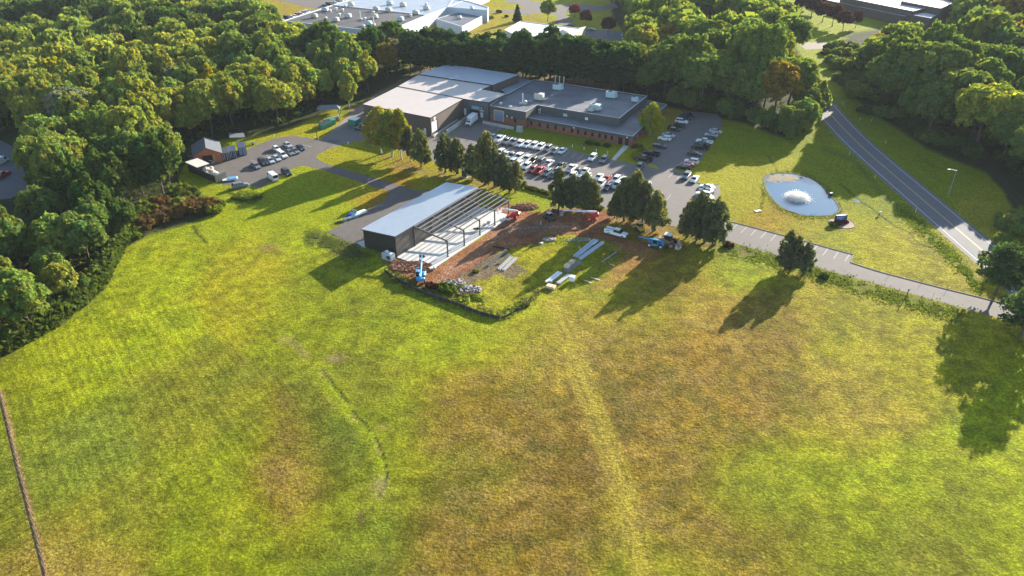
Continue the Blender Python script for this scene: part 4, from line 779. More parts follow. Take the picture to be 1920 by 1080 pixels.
park('from the top of the right row in the east lot',[('sedan','silver',1342,245,L_),('sedan','silver',1334,252,M_),('sedan','black',1329,258.5,M_),('pickup','white',1321,265,M_),('sedan','black',1314,269,M_),('pickup','black',1313,275.5,M_),('sedan','maroon',1303,287,L_),('suv','white',1297,302,M_),('sedan','red',1290,307.5,M_),('suv','black',1282,312.5,M_)],'cars in the right row of the east lot')
park('below the small grass island of the east lot',[('suv','grey',1287,329,U_),('sedan','white',1302,335,U_)],None)
park('from the top of the short row beside the pond lawn',[('sedan','white',1326,349.5,M_),('sedan','grey',1325,357,M_),('suv','white',1319,364,M_),('sedan','silver',1324,370,M_),('sedan','white',1321,378,M_)],'cars beside the pond lawn')
N_=-50
park('from the right in the left lot line',[('sedan','navy',563,276,N_),('sedan','grey',553,282,N_),('sedan','grey',543,285,N_),('suv','white',530,290.5,N_),('sedan','silver',518,296,N_),('sedan','silver',506,300,N_),('suv','black',492.5,303.5,N_),('sedan','grey',479,310,N_)],'cars in the left lot line')
park('behind the left lot line',[('sedan','white',518,278,N_),('sedan','silver',539,271,N_)],None)
park('of the vehicles at the bottom edge of the left lot',[('van','white',511,332,N_+180),('suv','black',537,323,N_),('suv','grey',450,347,32)],None)
park('by the corner of the warehouse',[('sedan','ltblue',697,242,-125),('sedan','black',685,238,-125),('suv','black',676,237,-125)],None)
park('in the line beyond the left wall of the factory',[('sedan','silver',525,36,-10),('suv','black',538,32,-30),('sedan','white',547,31,-30),('sedan','white',554,30,-30),('suv','darkred',559,27.5,-30),('suv','white',565,26,-30),('suv','silver',571,23.5,-30),('suv','white',576,22,-30),('sedan','black',609,10,-30),('suv','black',617,7,-30),('sedan','blue',623,6,-30),('sedan','white',629,4.5,-30),('sedan','grey',633,2,-30),('sedan','white',640,1,-30)],'cars beyond the factory')
park('behind the far roof corner of the factory',[('suv','black',819,3,-110),('suv','white',835,3,-110),('suv','white',844,3,-110),('suv','white',850,4,-110)],'cars behind the factory corner')
park('in the yard between factory and woods',[('van','white',605,81,-100),('van','white',623,84,-100),('van','white',634,86,-100),('suv','white',658,87,-100),('sedan','white',671,88,-60),('suv','white',674,96,-60)],'vehicles in the factory yard')
park('on the paved yard beyond the pine row',[('sedan','black',1110,55,-20),('suv','white',1169,65,-110),('sedan','white',1174,72,-10),('sedan','white',1182,74,-10)],None)
park('on the road at the left edge of the picture',[('van','white',1,303,80),('pickup','red',3,328,80)],None)
for k_ in PROTO.values():   # the spare copies held back for cloning are dropped again
    for ch in list(k_.children_recursive)+[k_]: bpy.data.objects.remove(ch)
# ---- box truck at the dock
def wheels(b,pts,r,w=.25,ax='y'):
    for (x,y) in pts: b.cyl((x,y-w/2,r),(x,y+w/2,r),r,n=14)
def add_wheels(t,pts,r,w=.3,hub=rim):
    for (x,y) in pts:
        m_=MB(); m_.cyl((x,y-w/2,r),(x,y+w/2,r),r,n=16); m_.mi=1; s_=1 if y>0 else -1; m_.cyl((x,y+s_*w/2-.02*s_,r),(x,y+s_*(w/2+.02),r),r*.55,n=12); m_.build('wheel',[tyre,hub],t)
wpaint=mat('white_paint',(.66,.67,.68),.4,0,.05,1)
p=P(884,226,1.3); t=make('box_truck',(p.x,p.y,0),R(-110),[('cargo_box',wpaint,lambda b:b.box(-1.0,0,2.1,5.0,2.35,2.4,ch=.05)),('cab',wpaint,lambda b:b.loft([[(1.6,-1,.5),(3.6,-1,.5),(3.6,1,.5),(1.6,1,.5)],[(1.6,-1,1.25),(3.65,-.98,1.2),(3.65,.98,1.2),(1.6,1,1.25)],[(1.6,-.95,2.2),(2.5,-.85,2.2),(2.5,.85,2.2),(1.6,.95,2.2)]]),[('windscreen',glass,lambda b:b.add([(3.45,-.85,1.35),(3.45,.85,1.35),(2.68,.78,2.1),(2.68,-.78,2.1)],[(0,1,2,3)]))]),('wind_deflector',wpaint,lambda b:b.box(1.8,0,2.7,.7,1.9,.9,0,.3,ch=.1)),('chassis',under,lambda b:b.box(0,0,.6,6.8,1.0,.3)),('grille',under,lambda b:b.box(3.66,0,.75,.06,1.3,.4))],'white box truck backed up to the warehouse dock','truck')
add_wheels(t,[(2.6,.95),(2.6,-.95),(-2.0,.95),(-2.0,-.95)],.42)
# ---- service pickup on the site
p=P(1155,441,.0); 
def bev(b,*a,**k): b.box(*a,ch=.05,**k)
t=make('service_truck',(p.x,p.y,0),R(-31),[
 ('cab',wpaint,lambda b:b.loft([sect(-.5,.45,1.25,1.0,.97),sect(1.6,.45,1.25,1.0,.97),sect(2.0,.45,1.22,1.0,.94),sect(3.0,.45,1.12,.98,.9),sect(3.15,.5,.9,.9,.82)])),
 ('cab_roof',wpaint,lambda b:b.box(.35,0,1.98,1.55,1.5,.1,ch=.04)),
 ('windows',glass,lambda b:b.loft([[(-.48,-.92,1.22),(1.75,-.92,1.22),(1.75,.92,1.22),(-.48,.92,1.22)],[(-.38,-.76,1.95),(1.1,-.76,1.95),(1.1,.76,1.95),(-.38,.76,1.95)]])),
 ('service_body',wpaint,lambda b:(bev(b,-1.85,.82,1.05,2.6,.45,1.15),bev(b,-1.85,-.82,1.05,2.6,.45,1.15),bev(b,-3.15,0,.95,.08,1.9,.9),b.box(-1.85,0,.62,2.6,1.6,.1)),[('vent_panel',dark,lambda b:(b.box(-2.1,-1.06,1.35,1.1,.03,.16)))]),
 ('bed_load',mat('red_blue_load',(.16,.22,.38),.7,0,.3,3),lambda b:(b.box(-1.2,0,.9,.9,1.0,.5,ch=.05),b.box(-2.4,.1,.85,1.2,1.0,.4,.1,ch=.05))),
 ('fuel_can',mat('red_can',(.35,.03,.03),.6),lambda b:b.box(-.75,-.3,1.1,.4,.5,.5,ch=.05)),
 ('grille',under,lambda b:b.box(3.17,0,.78,.06,1.3,.3)),('headlight',hl,lambda b:b.box(3.1,.75,.95,.14,.3,.16)),('headlight',hl,lambda b:b.box(3.1,-.75,.95,.14,.3,.16)),('mirror',under,lambda b:b.box(1.3,1.12,1.35,.15,.25,.2)),('mirror',under,lambda b:b.box(1.3,-1.12,1.35,.15,.25,.2))],'white service pickup with side lockers and an open loaded bed on the red soil','pickup truck')
add_wheels(t,[(2.15,.9),(2.15,-.9),(-1.75,.9),(-1.75,-.9)],.42)
# ================================================================ SITE MACHINES AND MATERIALS
blue=mat('machine_blue',(.035,.23,.46),.4,0,.08,1.5); lblue=mat('machine_light_blue',(.16,.50,.72),.4,0,.06,1.5); redm=mat('machine_red',(.42,.03,.025),.4,0,.08,1.5); yel=mat('machine_yellow',(.42,.27,.05),.5,0,.12,1.5); whb=mat('boom_white',(.56,.60,.64),.4,0,.05,1); blk=mat('machine_black',(.02,.02,.022),.6); rubber=tyre
def telehandler(loc,rz,lab,boom_el,boom_len,c1,c2,forks=True):
    t=make('telehandler',loc,rz,[
     ('chassis',c1,lambda b:(b.box(0,.0,.95,4.2,1.2,.55,ch=.08),b.box(-1.9,0,1.2,.7,2.0,.7,ch=.1))),
     ('engine_cover',c1,lambda b:b.box(.3,-.78,1.25,2.0,.6,.8,ch=.12)),
     ('cab',c1,lambda b:(b.box(.1,.78,2.45,1.35,.85,.09,ch=.03),b.box(.1,.78,.95,1.4,.85,.6,ch=.05),[b.cyl((.1+a,.78+c,1.2),(.1+a*.9,.78+c*.95,2.45),.05,n=5) for a in(-.62,.62) for c in(-.38,.38)]),[('cab_glass',glass,lambda b:b.box(.1,.78,1.82,1.18,.76,1.15))]),
     ('mudguard',blk,lambda b:[b.box(x,y,1.32,1.2,.45,.06,ch=.02) for x in(-1.5,1.5) for y in(-.98,.98)])],lab,'telehandler')
    add_wheels(t,[(1.5,.98),(1.5,-.98),(-1.5,.98),(-1.5,-.98)],.62,.42,mat('hub_pale',(.45,.43,.42),.5))
    c,s=math.cos(boom_el),math.sin(boom_el); x0,z0=-1.8,1.75
    mb=MB(); mb.box(x0+c*boom_len*.32,0,z0+s*boom_len*.32,boom_len*.64,.34,.42,0,-boom_el,ch=.03); bo=mb.build('boom',c2,t)
    mb=MB(); mb.box(x0+c*boom_len*.78,0,z0+s*boom_len*.78,boom_len*.5,.24,.30,0,-boom_el); mb.build('boom_extension',c2,bo)
    xe,ze=x0+c*boom_len,z0+s*boom_len; mb=MB(); mb.box(xe+.1,0,ze-.3,.15,1.3,.7); 
    if forks: mb.box(xe+.7,.4,ze-.62,1.2,.1,.06); mb.box(xe+.7,-.4,ze-.62,1.2,.1,.06)
    mb.build('fork_carriage',blk,bo)
    mb=MB(); mb.cyl((-.6,0,1.2),(x0+c*boom_len*.4,0,z0+s*boom_len*.4-.2),.09,n=8); mb.build('lift_cylinder',steel,t); return t
telehandler(P(790,524,0),R(92),'bright blue telehandler with its boom reaching towards the concrete slab',R(14),7.6,blue,lblue)
telehandler(P(1229,462,0),R(-201),'blue telehandler with its boom lowered parked on the grass under the trees',R(3),6.4,blue,blue,False)
def boomlift(loc,rz,lab,el,ln,baskm):
    t=make('boom_lift',loc,rz,[('chassis',redm,lambda b:(b.box(0,0,.8,2.7,1.5,.45,ch=.08),b.box(0,0,.55,3.2,.5,.3))),('turret',redm,lambda b:(b.cyl((0,0,1.0),(0,0,1.25),.6,n=14),b.box(-1.0,.55,1.65,2.2,.7,.8,ch=.12),b.box(-1.0,-.55,1.65,2.2,.7,.8,ch=.12),b.box(-1.9,0,1.7,.6,1.7,.9,ch=.15))),('side_panel',doorw,lambda b:b.box(-.8,-.92,1.7,1.2,.04,.5))],lab,'boom lift')
    add_wheels(t,[(1.15,.95),(1.15,-.95),(-1.15,.95),(-1.15,-.95)],.48,.36,redm)
    c,s=math.cos(el),math.sin(el); x0,z0=-1.6,2.5
    mb=MB(); mb.box(x0+c*ln*.3,0,z0+s*ln*.3,ln*.6,.36,.46,0,-el,ch=.03); bo=mb.build('boom',whb,t)
    mb=MB(); mb.box(x0+c*ln*.75,0,z0+s*ln*.75,ln*.5,.26,.34,0,-el); mb.build('boom_extension',whb,bo)
    mb=MB(); mb.box(-1.6,0,2.1,.5,.5,.9,0,.2); mb.build('boom_mount',redm,t)
    xe,ze=x0+c*ln,z0+s*ln
    mb=MB(); mb.box(xe+.6,0,ze-1.2,.9,2.2,.08)
    for zz in(-.7,-.1):
        for yy in(-1.1,1.1): mb.cyl((xe+.15,yy,ze+zz),(xe+1.05,yy,ze+zz),.03,n=5)
        for xx in(.15,1.05): mb.cyl((xe+xx,-1.1,ze+zz),(xe+xx,1.1,ze+zz),.03,n=5)
    for xx in(.15,1.05):
        for yy in(-1.1,0,1.1): mb.cyl((xe+xx,yy,ze-1.2),(xe+xx,yy,ze-.1),.03,n=5)
    mb.box(xe+.25,0,ze-.5,.2,.7,.5); mb.build('basket',baskm,bo); return t
boomlift(P(1107,412,0),R(178),'red boom lift with a long white boom lying level over the grass',R(2),9.2,galv)
boomlift(P(960,410,0),R(168),'red boom lift with a white boom beside the far corner of the slab',R(4),4.6,whb)
def loader(loc,rz,lab,c,scale,track=True,cab=True,name='track_loader',cat='loader',rake=False):
    t=make(name,loc,rz,[
     ('body',c,lambda b:(b.box(-.9,0,1.0,1.7,1.5,.9,ch=.15),b.box(.3,0,.75,1.6,1.3,.5,ch=.08))),
     ('cab',blk,lambda b:(b.box(.1,0,2.2,1.3,1.25,.12,ch=.04),[b.cyl((a,q,1.1),(a*.95+.02,q,2.2),.06,n=5) for a in(-.5,.7) for q in(-.56,.56)],b.box(.1,0,1.2,1.2,1.1,.3)),[('cab_roof',mat('pale_cab_roof',(.45,.46,.46),.5),lambda b:b.box(.1,0,2.3,1.4,1.35,.1,ch=.03)),('cab_glass',glass,lambda b:b.box(.1,0,1.72,1.08,1.02,.9))]),
     ('loader_arm',c,lambda b:[b.box(.4,q,1.25,2.8,.16,.24,0,.28) for q in(-.85,.85)]),
     ('bucket',c if not rake else mat('worn_blade',(.42,.38,.34),.5,.3),lambda b:b.add([(1.7,-1,.1),(2.6,-1,.08),(1.8,-1,.95),(1.7,1,.1),(2.6,1,.08),(1.8,1,.95)],[(0,1,2),(3,5,4),(0,3,4,1),(0,2,5,3)]))],lab,cat)
    if track:
        for q in(-.8,.8):
            mb=MB(); mb.loft([[(-1.3,q+d,.35),(-1.1,q+d,.05),(1.0,q+d,.05),(1.3,q+d,.35),(1.0,q+d,.7),(-1.1,q+d,.7)] for d in(-.2,.2)]); mb.build('track',rubber,t)
    else: add_wheels(t,[(1.0,.95),(1.0,-.95),(-1.2,.95),(-1.2,-.95)],.6,.4,c)
    t.scale=(scale,)*3; return t
loader(P(1199,432,0),R(110),'dusty yellow compact track loader seen from behind on the tree line',yel,1.0)
loader(P(1250,460,0),R(-25),'large yellow and black loader with a pale blade beside the blue telehandler',mat('machine_brown',(.20,.13,.07),.6,0,.15,1.5),1.45,False,name='wheel_loader',rake=True)
loader(P(1030,412,0),R(120),'small black skid steer with pale arms at the far edge of the red soil',mat('machine_dark',(.05,.05,.045),.6),.95,False,name='skid_steer')
make('drain_pipe',P(1044,399,0),R(-30),[('pipe',blk,lambda b:b.cyl((-1.5,0,.5),(1.5,0,.5),.5,n=16)),('band',steel,lambda b:b.cyl((-.1,0,.5),(.1,0,.5),.54,n=16))],'thick black rolled pipe lying on the grass behind the skid steer','pipe')
# steel lying in the grass
def beam(b,x,y,z,L_,s=.3):
    b.box(x,y,z+s/2,L_,.02+s*.1,s); b.box(x,y,z+.02,L_,s*.7,.04); b.box(x,y,z+s-.02,L_,s*.7,.04)
def lying(a,b_,name,lab,cat,fn,m,grp=None,z=0):
    p,q=P(*a),P(*b_); c=(p+q)/2; d=q-p; t=make(name,(c.x,c.y,z),math.atan2(d.y,d.x),[('steel',m,lambda b:fn(b,d.length))],lab,cat,grp); return t
def single(a,b_,name,lab,cat,fn,m,grp=None,z=0):
    p,q=P(*a),P(*b_); c=(p+q)/2; d=q-p; mb=MB(); fn(mb,d.length); o=mb.build(name,m); o.location=(c.x,c.y,z); o.rotation_euler=(0,0,math.atan2(d.y,d.x)); return tag(o,lab,cat,grp)
pbl=mat('pale_blue_steel',(.42,.50,.58),.45,.2,.1); pstl=mat('pale_grey_steel',(.34,.35,.36),.45,.2,.12)
gp='pale blue beams stacked by the cleared strip'
single((1077,483.5),(1116,452),'steel_beam','leftmost of the three long pale blue beams','beam',lambda b,L_:(beam(b,0,.3,.15,L_,.45),beam(b,0,-.3,.15,L_,.45)),pbl,gp)
single((1083,485),(1122.5,453),'steel_beam','middle one of the three long pale blue beams','beam',lambda b,L_:(beam(b,0,.2,.15,L_,.4),b.box(L_*.3,0,.6,L_*.2,.5,.1)),pbl,gp)
single((1087,488),(1131,456.5),'steel_beam','rightmost of the three long pale blue beams','beam',lambda b,L_:(beam(b,0,.25,.15,L_,.5),beam(b,0,-.25,.15,L_,.5)),pbl,gp)
single((1060,511),(1088,492),'steel_purlins','dark grey bundle of purlins below the pale blue beams','purlin bundle',lambda b,L_:[b.box(0,-.6+.24*i,.2+.05*(i%2),L_,.16,.2) for i in range(6)],mat('dark_grey_steel',(.17,.175,.18),.5,.3,.15))
gp='grey beams lying on the muddy grass'
single((912,500),(936,480.5),'steel_beam','bright white channel farthest left of the beams on the mud','beam',lambda b,L_:beam(b,0,0,0,L_,.35),doorw,gp)
single((914,500.5),(950,470),'steel_beam','longest dark grey beam beside the white channel','beam',lambda b,L_:(beam(b,0,.15,.05,L_,.45),beam(b,0,-.2,.05,L_,.35)),steel,gp)
single((933,496),(955,478),'steel_beam','short grey beam between the long dark beam and the four pale ones','beam',lambda b,L_:(beam(b,0,.1,.05,L_,.35),beam(b,0,-.3,.05,L_,.35)),steel,gp)
for i,(dx,w_) in enumerate([(0,'first'),(3.5,'second'),(8.5,'third'),(12,'fourth')]):
    single((933.5+dx,505.5+dx*.22),(957.5+dx,482+dx*.22),'steel_beam',w_+' from the left of the four pale grey channels on the grass','beam',lambda b,L_:beam(b,0,0,.05,L_,.33),pstl,gp)
single((925,463),(955,468),'steel_beam','dark beam lying across the red soil beyond the pale channels','beam',lambda b,L_:beam(b,0,0,0,L_,.4),dark)
single((1128,492),(1156,473),'steel_beam','thin dark channel lying in the long grass right of the blue beams','beam',lambda b,L_:beam(b,0,0,0,L_,.25),pstl)
for i,(a,b_,l) in enumerate([((1096,526),(1108,532),'pale timber batten on the rusty soil nearest the white bundles'),((1108,521),(1124,526),'longer pale batten on the rusty soil to the right'),((1143,495),(1151,499),'short pale batten in the long grass'),((1085,463),(1089,470),'left one of two short pale sticks beyond the blue beams'),((1104,448),(1108,455),'right one of two short pale sticks beyond the blue beams')]):
    single(a,b_,'timber_batten',l,'timber',lambda b,L_:(b.box(0,0,.08,L_,.2,.12),b.box(.2,.3,.06,L_*.8,.14,.1)),mat('pale_timber',(.50,.40,.28),.7,0,.15,2),'timber battens on the site')
cr=mat('carton_cream',(.55,.42,.28),.7,0,.1,2)
def crate(x,y,rz,s,lab,m=cr,grp='crates by the beams'):
    sx,sy,sz=s; return make('crate',P(x,y,0),rz,[('box',m,lambda b:b.box(0,0,sz/2+.12,sx,sy,sz,ch=.03)),('pallet',mat('pallet_wood',(.20,.14,.09),.8),lambda b:[b.box(0,q*sy*.4,.06,sx,.12,.12) for q in(-1,0,1)]),('strap',dark,lambda b:(b.box(sx*.25,0,sz/2+.12,.06,sy+.02,sz+.02)))],lab,'crate',grp)
crate(1064,502,R(58),(1.7,1.3,.9),'cream topped brown crate nearest the purlin bundle'); crate(1072,495,R(58),(1.5,1.2,.9),'cream topped brown crate nearer the blue beams'); crate(1033,540,R(-27),(2.2,1.4,.6),'flat tan crate on the grass at the fence end',grp=None)
single((1026,532),(1050,513),'panel_bundle','brilliant white bundle of wall panels propped on blocks, left of the pair','panel bundle',lambda b,L_:(b.box(-.1,.35,.45,L_,.55,.35,ch=.03),b.box(.4,-.35,.4,L_*.85,.6,.35,ch=.03),b.box(L_*.2,0,.12,.3,1.3,.24),b.box(-L_*.3,0,.12,.3,1.3,.24)),wpaint)
single((1046,534),(1067,518),'panel_bundle','half grey half white bundle of wall panels, right of the pair','panel bundle',lambda b,L_:(b.box(0,0,.4,L_,1.0,.4,ch=.03),b.box(L_*.2,0,.1,.3,1.0,.2),b.box(-L_*.3,0,.1,.3,1.0,.2)),pstl)
crate(1073,527,R(60),(1.2,1.2,1.3),'tall white wrapped cube at the end of the grey bundle',wpaint,None)
# rubble and debris
def pile(name,x,y,n,rx,ry,h,s,m,lab,cat,seed,kind=None):
    rr=random.Random(seed); mb=MB(); c=P(x,y)
    for i in range(n):
        a=rr.uniform(0,6.28); q=math.sqrt(rr.random()); px=rx*q*math.cos(a); py=ry*q*math.sin(a); z=h*(1-q*q)*rr.uniform(.3,1)
        k=s*rr.uniform(.4,1.2); mb.box(px,py,z+k*.2,k,k*rr.uniform(.5,1),k*rr.uniform(.4,.8),rr.uniform(0,3),rr.uniform(-.4,.4),rr.uniform(-.4,.4))
    if name=='rubble_heap': mb.m=[(i//6)%3%2 for i in range(len(mb.f))]
    o=mb.build(name,[m,soilm] if name=='rubble_heap' else m); o.location=c; return tag(o,lab,cat,None,kind)
rubm=mat('broken_concrete',(.26,.26,.26),.9,0,.5,2.5)
soilm=mat('red_soil_clods',(.14,.07,.045),.95,0,.25,3)
pile('rubble_heap',851,531,150,2.8,1.7,.4,.55,rubm,'left heap of pale broken concrete beside the mud','rubble',1,'stuff')
pile('rubble_heap',880,544,170,2.8,1.8,.6,.6,rubm,'right heap of pale broken concrete with a deep shadow','rubble',2,'stuff')
pile('soil_clods',866,552,260,3.2,1.1,.4,.4,soilm,'scatter of red clods in front of the rubble','soil',3,'stuff')
pile('soil_bank',770,500,900,5.2,2.6,.25,.5,mat('dug_soil',(.23,.095,.05),.95,0,.25,2),'bank of red dug soil left of the blue telehandler','soil',4,'stuff')
pile('soil_bank',985,388,500,3.8,2.2,.8,.5,MATS['dug_soil'],'mound of red soil behind the red boom lift','soil',14,'stuff')
pile('debris_heap',1030,450,60,1.7,.8,.4,.55,mat('debris_grey',(.30,.28,.28),.8,0,.4,2),'small heap of grey and pink offcuts on the grass','debris',5,'stuff')
pile('debris_heap',1015,457,8,.6,.3,.3,.5,doorw,'crumpled white sheet beside the heap of offcuts','debris',6)
pile('debris_heap',1085,450,60,4.2,1.0,.12,.35,rubm,'thin scatter of small offcuts in the tree shade','debris',7,'stuff')
pile('debris_heap',948,412,20,1.2,.8,.4,.6,doorw,'white sheeting crumpled at the far slab corner','debris',8)
mb=MB(); mb.sheet([(0,0),(3,-.3),(3.4,1.6),(.4,2)],.03); 
# generator at the gable
t=make('generator',P(729,487,0),RZ,[('cabinet',mat('generator_grey',(.32,.36,.38),.5,0,.12,1),lambda b:b.box(0,0,1.1,3.2,1.8,1.8,ch=.12)),('hose_reel',whb,lambda b:(b.cyl((-.4,-.2,2.2),(-.4,.3,2.2),.4,n=12),b.box(.6,0,2.1,.8,.8,.25,ch=.05))),('vent_grille',dark,lambda b:(b.box(.7,-.92,1.2,1.1,.04,.9))),('skid',steel,lambda b:(b.box(0,.7,.12,3.5,.15,.2),b.box(0,-.7,.12,3.5,.15,.2),b.box(-2.2,0,.3,1.4,.1,.1)))],'grey site generator in the shade of the dark gable wall','generator')
# tools on the slab
make('concrete_barrow',P(893,432,.17),R(10),[('tray',blk,lambda b:b.box(0,0,.5,1.6,.8,.3,ch=.05)),('pole',steel,lambda b:(b.cyl((-2,0,.3),(2.4,-.4,.4),.06),b.cyl((-.5,.3,.5),(1.2,.5,.9),.05))),('wheel',blk,lambda b:b.cyl((.3,-.2,.25),(.3,.2,.25),.25,n=10))],'small dark machine with poles on the pale slab','machine')
single((908,420),(911,425),'broken_block','low pale block on the slab between the middle columns','block',lambda b,L_:b.box(0,0,.3,.8,.5,.2,ch=.04),flash)
make('prop_stand',P(787.5,489,.17),0,[('post',blk,lambda b:b.cyl((0,0,0),(0,0,1.9),.1,n=8)),('foot',blk,lambda b:b.box(0,0,.04,.6,.6,.06))],'short black post standing alone on the near end of the slab','post')
make('floor_shroud',P(811,504,.17),R(20),[('sheet',doorw,lambda b:b.box(0,0,.25,1.6,.9,.4,ch=.1)),('band',dark,lambda b:b.box(.3,0,.25,.2,.95,.42))],'white wrapped block at the nearest corner of the slab','block')
# goods on the new asphalt pad
make('wrapped_goods',P(676,402,0),R(52),[('bag',doorw,lambda b:b.box(0,0,.5,4.2,1.6,.8,0,.05,ch=.2)),('tarp',mat('pale_blue_tarp',(.25,.45,.52),.6,0,.1,2),lambda b:b.box(-1.9,0,.5,1.6,1.7,.9,ch=.2))],'long white wrapped goods with a pale blue end on the new asphalt','goods')
make('standing_panel',P(666,405,0),R(60),[('panel',mat('grey_board',(.12,.13,.16),.7,0,.1,1),lambda b:b.box(0,0,1.0,.25,1.3,1.9)),('frame',galv,lambda b:b.box(-.16,0,1.0,.06,1.4,2.0))],'upright grey board standing between white and blue goods','board')
make('blue_cover',P(660,403.5,0),R(50),[('sheet',mat('royal_blue_tarp',(.02,.06,.50),.5,0,.15,2),lambda b:b.ball((0,0,.35),1.3,.8,.5,10,6,.15,random.Random(3))),('load',dark,lambda b:b.box(-.9,0,.2,1.2,1.0,.4,ch=.05))],'royal blue tarpaulin heap left of the upright board','tarpaulin')
make('white_bundle',P(655,410,0),R(40),[('tube',doorw,lambda b:(b.box(0,0,.3,3.6,.9,.5,ch=.15),)),('strap',dark,lambda b:(b.box(.8,0,.3,.08,.94,.54),b.box(-.8,0,.3,.08,.94,.54)))],'long white bundle on the pad below the blue tarpaulin','bundle')
make('scrap_frames',P(636,418,0),R(15),[('frame',dark,lambda b:(b.box(0,0,.2,3.0,.15,.15),b.box(.3,.6,.25,2.4,.12,.12,.3),b.box(-.5,.2,.15,.2,1.6,.15))),('plate',steel,lambda b:b.box(1.2,.3,.25,1.0,.8,.3,ch=.03))],'black scrap frames at the edge of the asphalt pad','scrap')
psheet('path',[(668,455),(683,450),(686,465),(680,463)],.03,conc)
# silt fence round the lower corner of the site
def fence_line(name,pts,h,m,pm,lab,cat,step=2.4,rail=False,post=.05,th=.03):
    o=P(*pts[0]); t=empty(name,(o.x,o.y,0),0,lab,cat); fb=MB(); n=0; rr=random.Random(5)
    for a,b_ in zip(pts[:-1],pts[1:]):
        p,q=P(*a),P(*b_); d=q-p; az=math.atan2(d.y,d.x); k=max(1,int(round(d.length/step)))
        if not rail: fb.box((p.x+q.x)/2,(p.y+q.y)/2,h/2,d.length,th,h,az)
        else:
            for z in (.2,): fb.box((p.x+q.x)/2,(p.y+q.y)/2,z-.1,d.length+.05,.06,.08,az)
        for i in range(k):
            c=p+d*(i/k); pb=MB(); pb.cyl((c.x,c.y,0),(c.x+rr.uniform(-.03,.03),c.y,h+.15),post,post*.9,6); pb.build('post',pm,t,world=True)
    fb.build('rail' if rail else 'fabric',m,t,world=True); return t
sf=mat('black_silt_cloth',(.022,.022,.024),.8,0,.2,2); stake=mat('grey_stake',(.20,.17,.13),.8)
fence_line('silt_fence',[(721,510),(740,524),(775,543),(820,560),(860,574),(900,590),(937,599)],.9,sf,stake,'black cloth silt fence along the lower left edge of the building site','fence')
fence_line('silt_fence',[(939,599),(960,588),(985,570),(1005,553),(1018,543)],.45,sf,stake,'sagging low silt fence from the lowest site corner up to the panel bundles','fence',2.0)
fence_line('paddock_fence',[(-12,700),(0,735),(14,790),(32,865),(50,935),(68,1005),(90,1090)],1.75,mat('fence_wood',(.055,.042,.035),.85,0,.2,2),mat('fence_post',(.10,.08,.06),.85),'dark wooden rail fence along the bare strip at the bottom left','fence',2.1,True,.07)
# poles, posts and lamps
pm=mat('pole_grey',(.30,.31,.32),.5,.3,.08)
make('street_lamp',P(1777,370,0),R(180),[('pole',pm,lambda b:b.cyl((0,0,0),(0,0,8.6),.11,.07,8)),('arm',pm,lambda b:b.cyl((0,0,8.5),(1.9,0,8.9),.05,n=6)),('lamp_head',doorw,lambda b:b.box(2.3,0,8.9,.9,.3,.16,ch=.04))],'grey street lamp with one arm beside the shaded road','street lamp')
make('lamp_post',P(595,261,0),R(20),[('pole',dark,lambda b:b.cyl((0,0,0),(0,0,5.0),.08,n=8)),('lamp_head',dark,lambda b:(b.box(.5,0,5,.6,.3,.15),b.box(-.5,0,5,.6,.3,.15)))],'dark twin headed lamp post on the grass by the green skips','lamp post')
make('lamp_post',P(536,27,0),0,[('pole',pm,lambda b:b.cyl((0,0,0),(0,0,11),.12,n=8)),('lamp_head',pm,lambda b:b.box(.5,0,11,1.0,.3,.15))],'tall thin lamp pole among trees left of the factory','lamp post')
def post(x,y,h,r,m,lab,grp,cat='post',name='post',cap=None):
    return make(name,P(x,y,0),0,[('shaft',m,lambda b:b.cyl((0,0,0),(0,0,h),r,n=8)),('cap',cap or m,lambda b:b.cyl((0,0,h),(0,0,h+.12),r*1.4,r*.8,8))],lab,cat,grp)
for i,(x,y) in enumerate([(1660,270),(1592,291),(1640,335),(1716,399),(1634,227),(1580,197),(1612,226)]): post(x,y,1.2,.06,doorw,'slim pale marker post, '+['on the lit verge above the lamp','left of the road above the pond','left of the road level with the pond','left of the road near its sunlit end','right of the road above the bend','nearest the woods at the far road bend','right of the road at the wood edge'][i],'marker posts along the road','marker post','marker_post')
for i,(x,y) in enumerate([(1073,276),(1095,280.5),(1118,284),(1139,288.5)]): post(x,y,.8,.14,doorw,'%s of four white bollard lights on the office lawn, counted from the left'%ORD[i],'bollard lights on the office lawn','bollard','bollard_light')
post(1161,293,.8,.14,doorw,'white bollard light at the corner of the path and the yellow grass',None,'bollard','bollard_light')
wood=mat('post_wood',(.09,.06,.045),.85)
post(1699,558,2.2,.11,wood,'stout dark wooden post on the verge below the driveway',None)
for i,(x,y) in enumerate([(1669,514.5),(1728,530),(1776,543)]): post(x,y,1.1,.045,wood,'%s thin dark stake on the upper edge of the driveway, counted from the left'%ORD[i],'stakes by the driveway','stake','stake')
for i,(x,y) in enumerate([(1681,556),(1748,560),(1611,568),(1652,743),(1670,817),(1617,618)]): post(x,y,1.5 if i<3 else .6,.03,wood,['stake leaning on the verge left of the stout wooden post','stake on the verge right of the stout wooden post','thin stake below the middle of the driveway','upper one of two low stakes in the right field','lower one of two low stakes in the right field','low stake in the yellow grass below the driveway'][i],'stakes in the field','stake','stake')
post(1348,446,1.6,.08,wood,'leaning dark post at the lot edge right of the cedar clump',None)
for (x,y,l) in [(597,262,'pale marker post beside the twin headed lamp post'),(653,271,'pale marker post on the shaded island'),(688,271,'pale marker post near the table under the yellow trees'),(514,257,'white marker post at the wood edge of the left lot'),(552,332,'white marker post behind the black SUV'),(467,350,'pale stone marker behind the grey SUV')]: post(x,y,.9,.1,doorw,l,None,'marker post','marker_post')
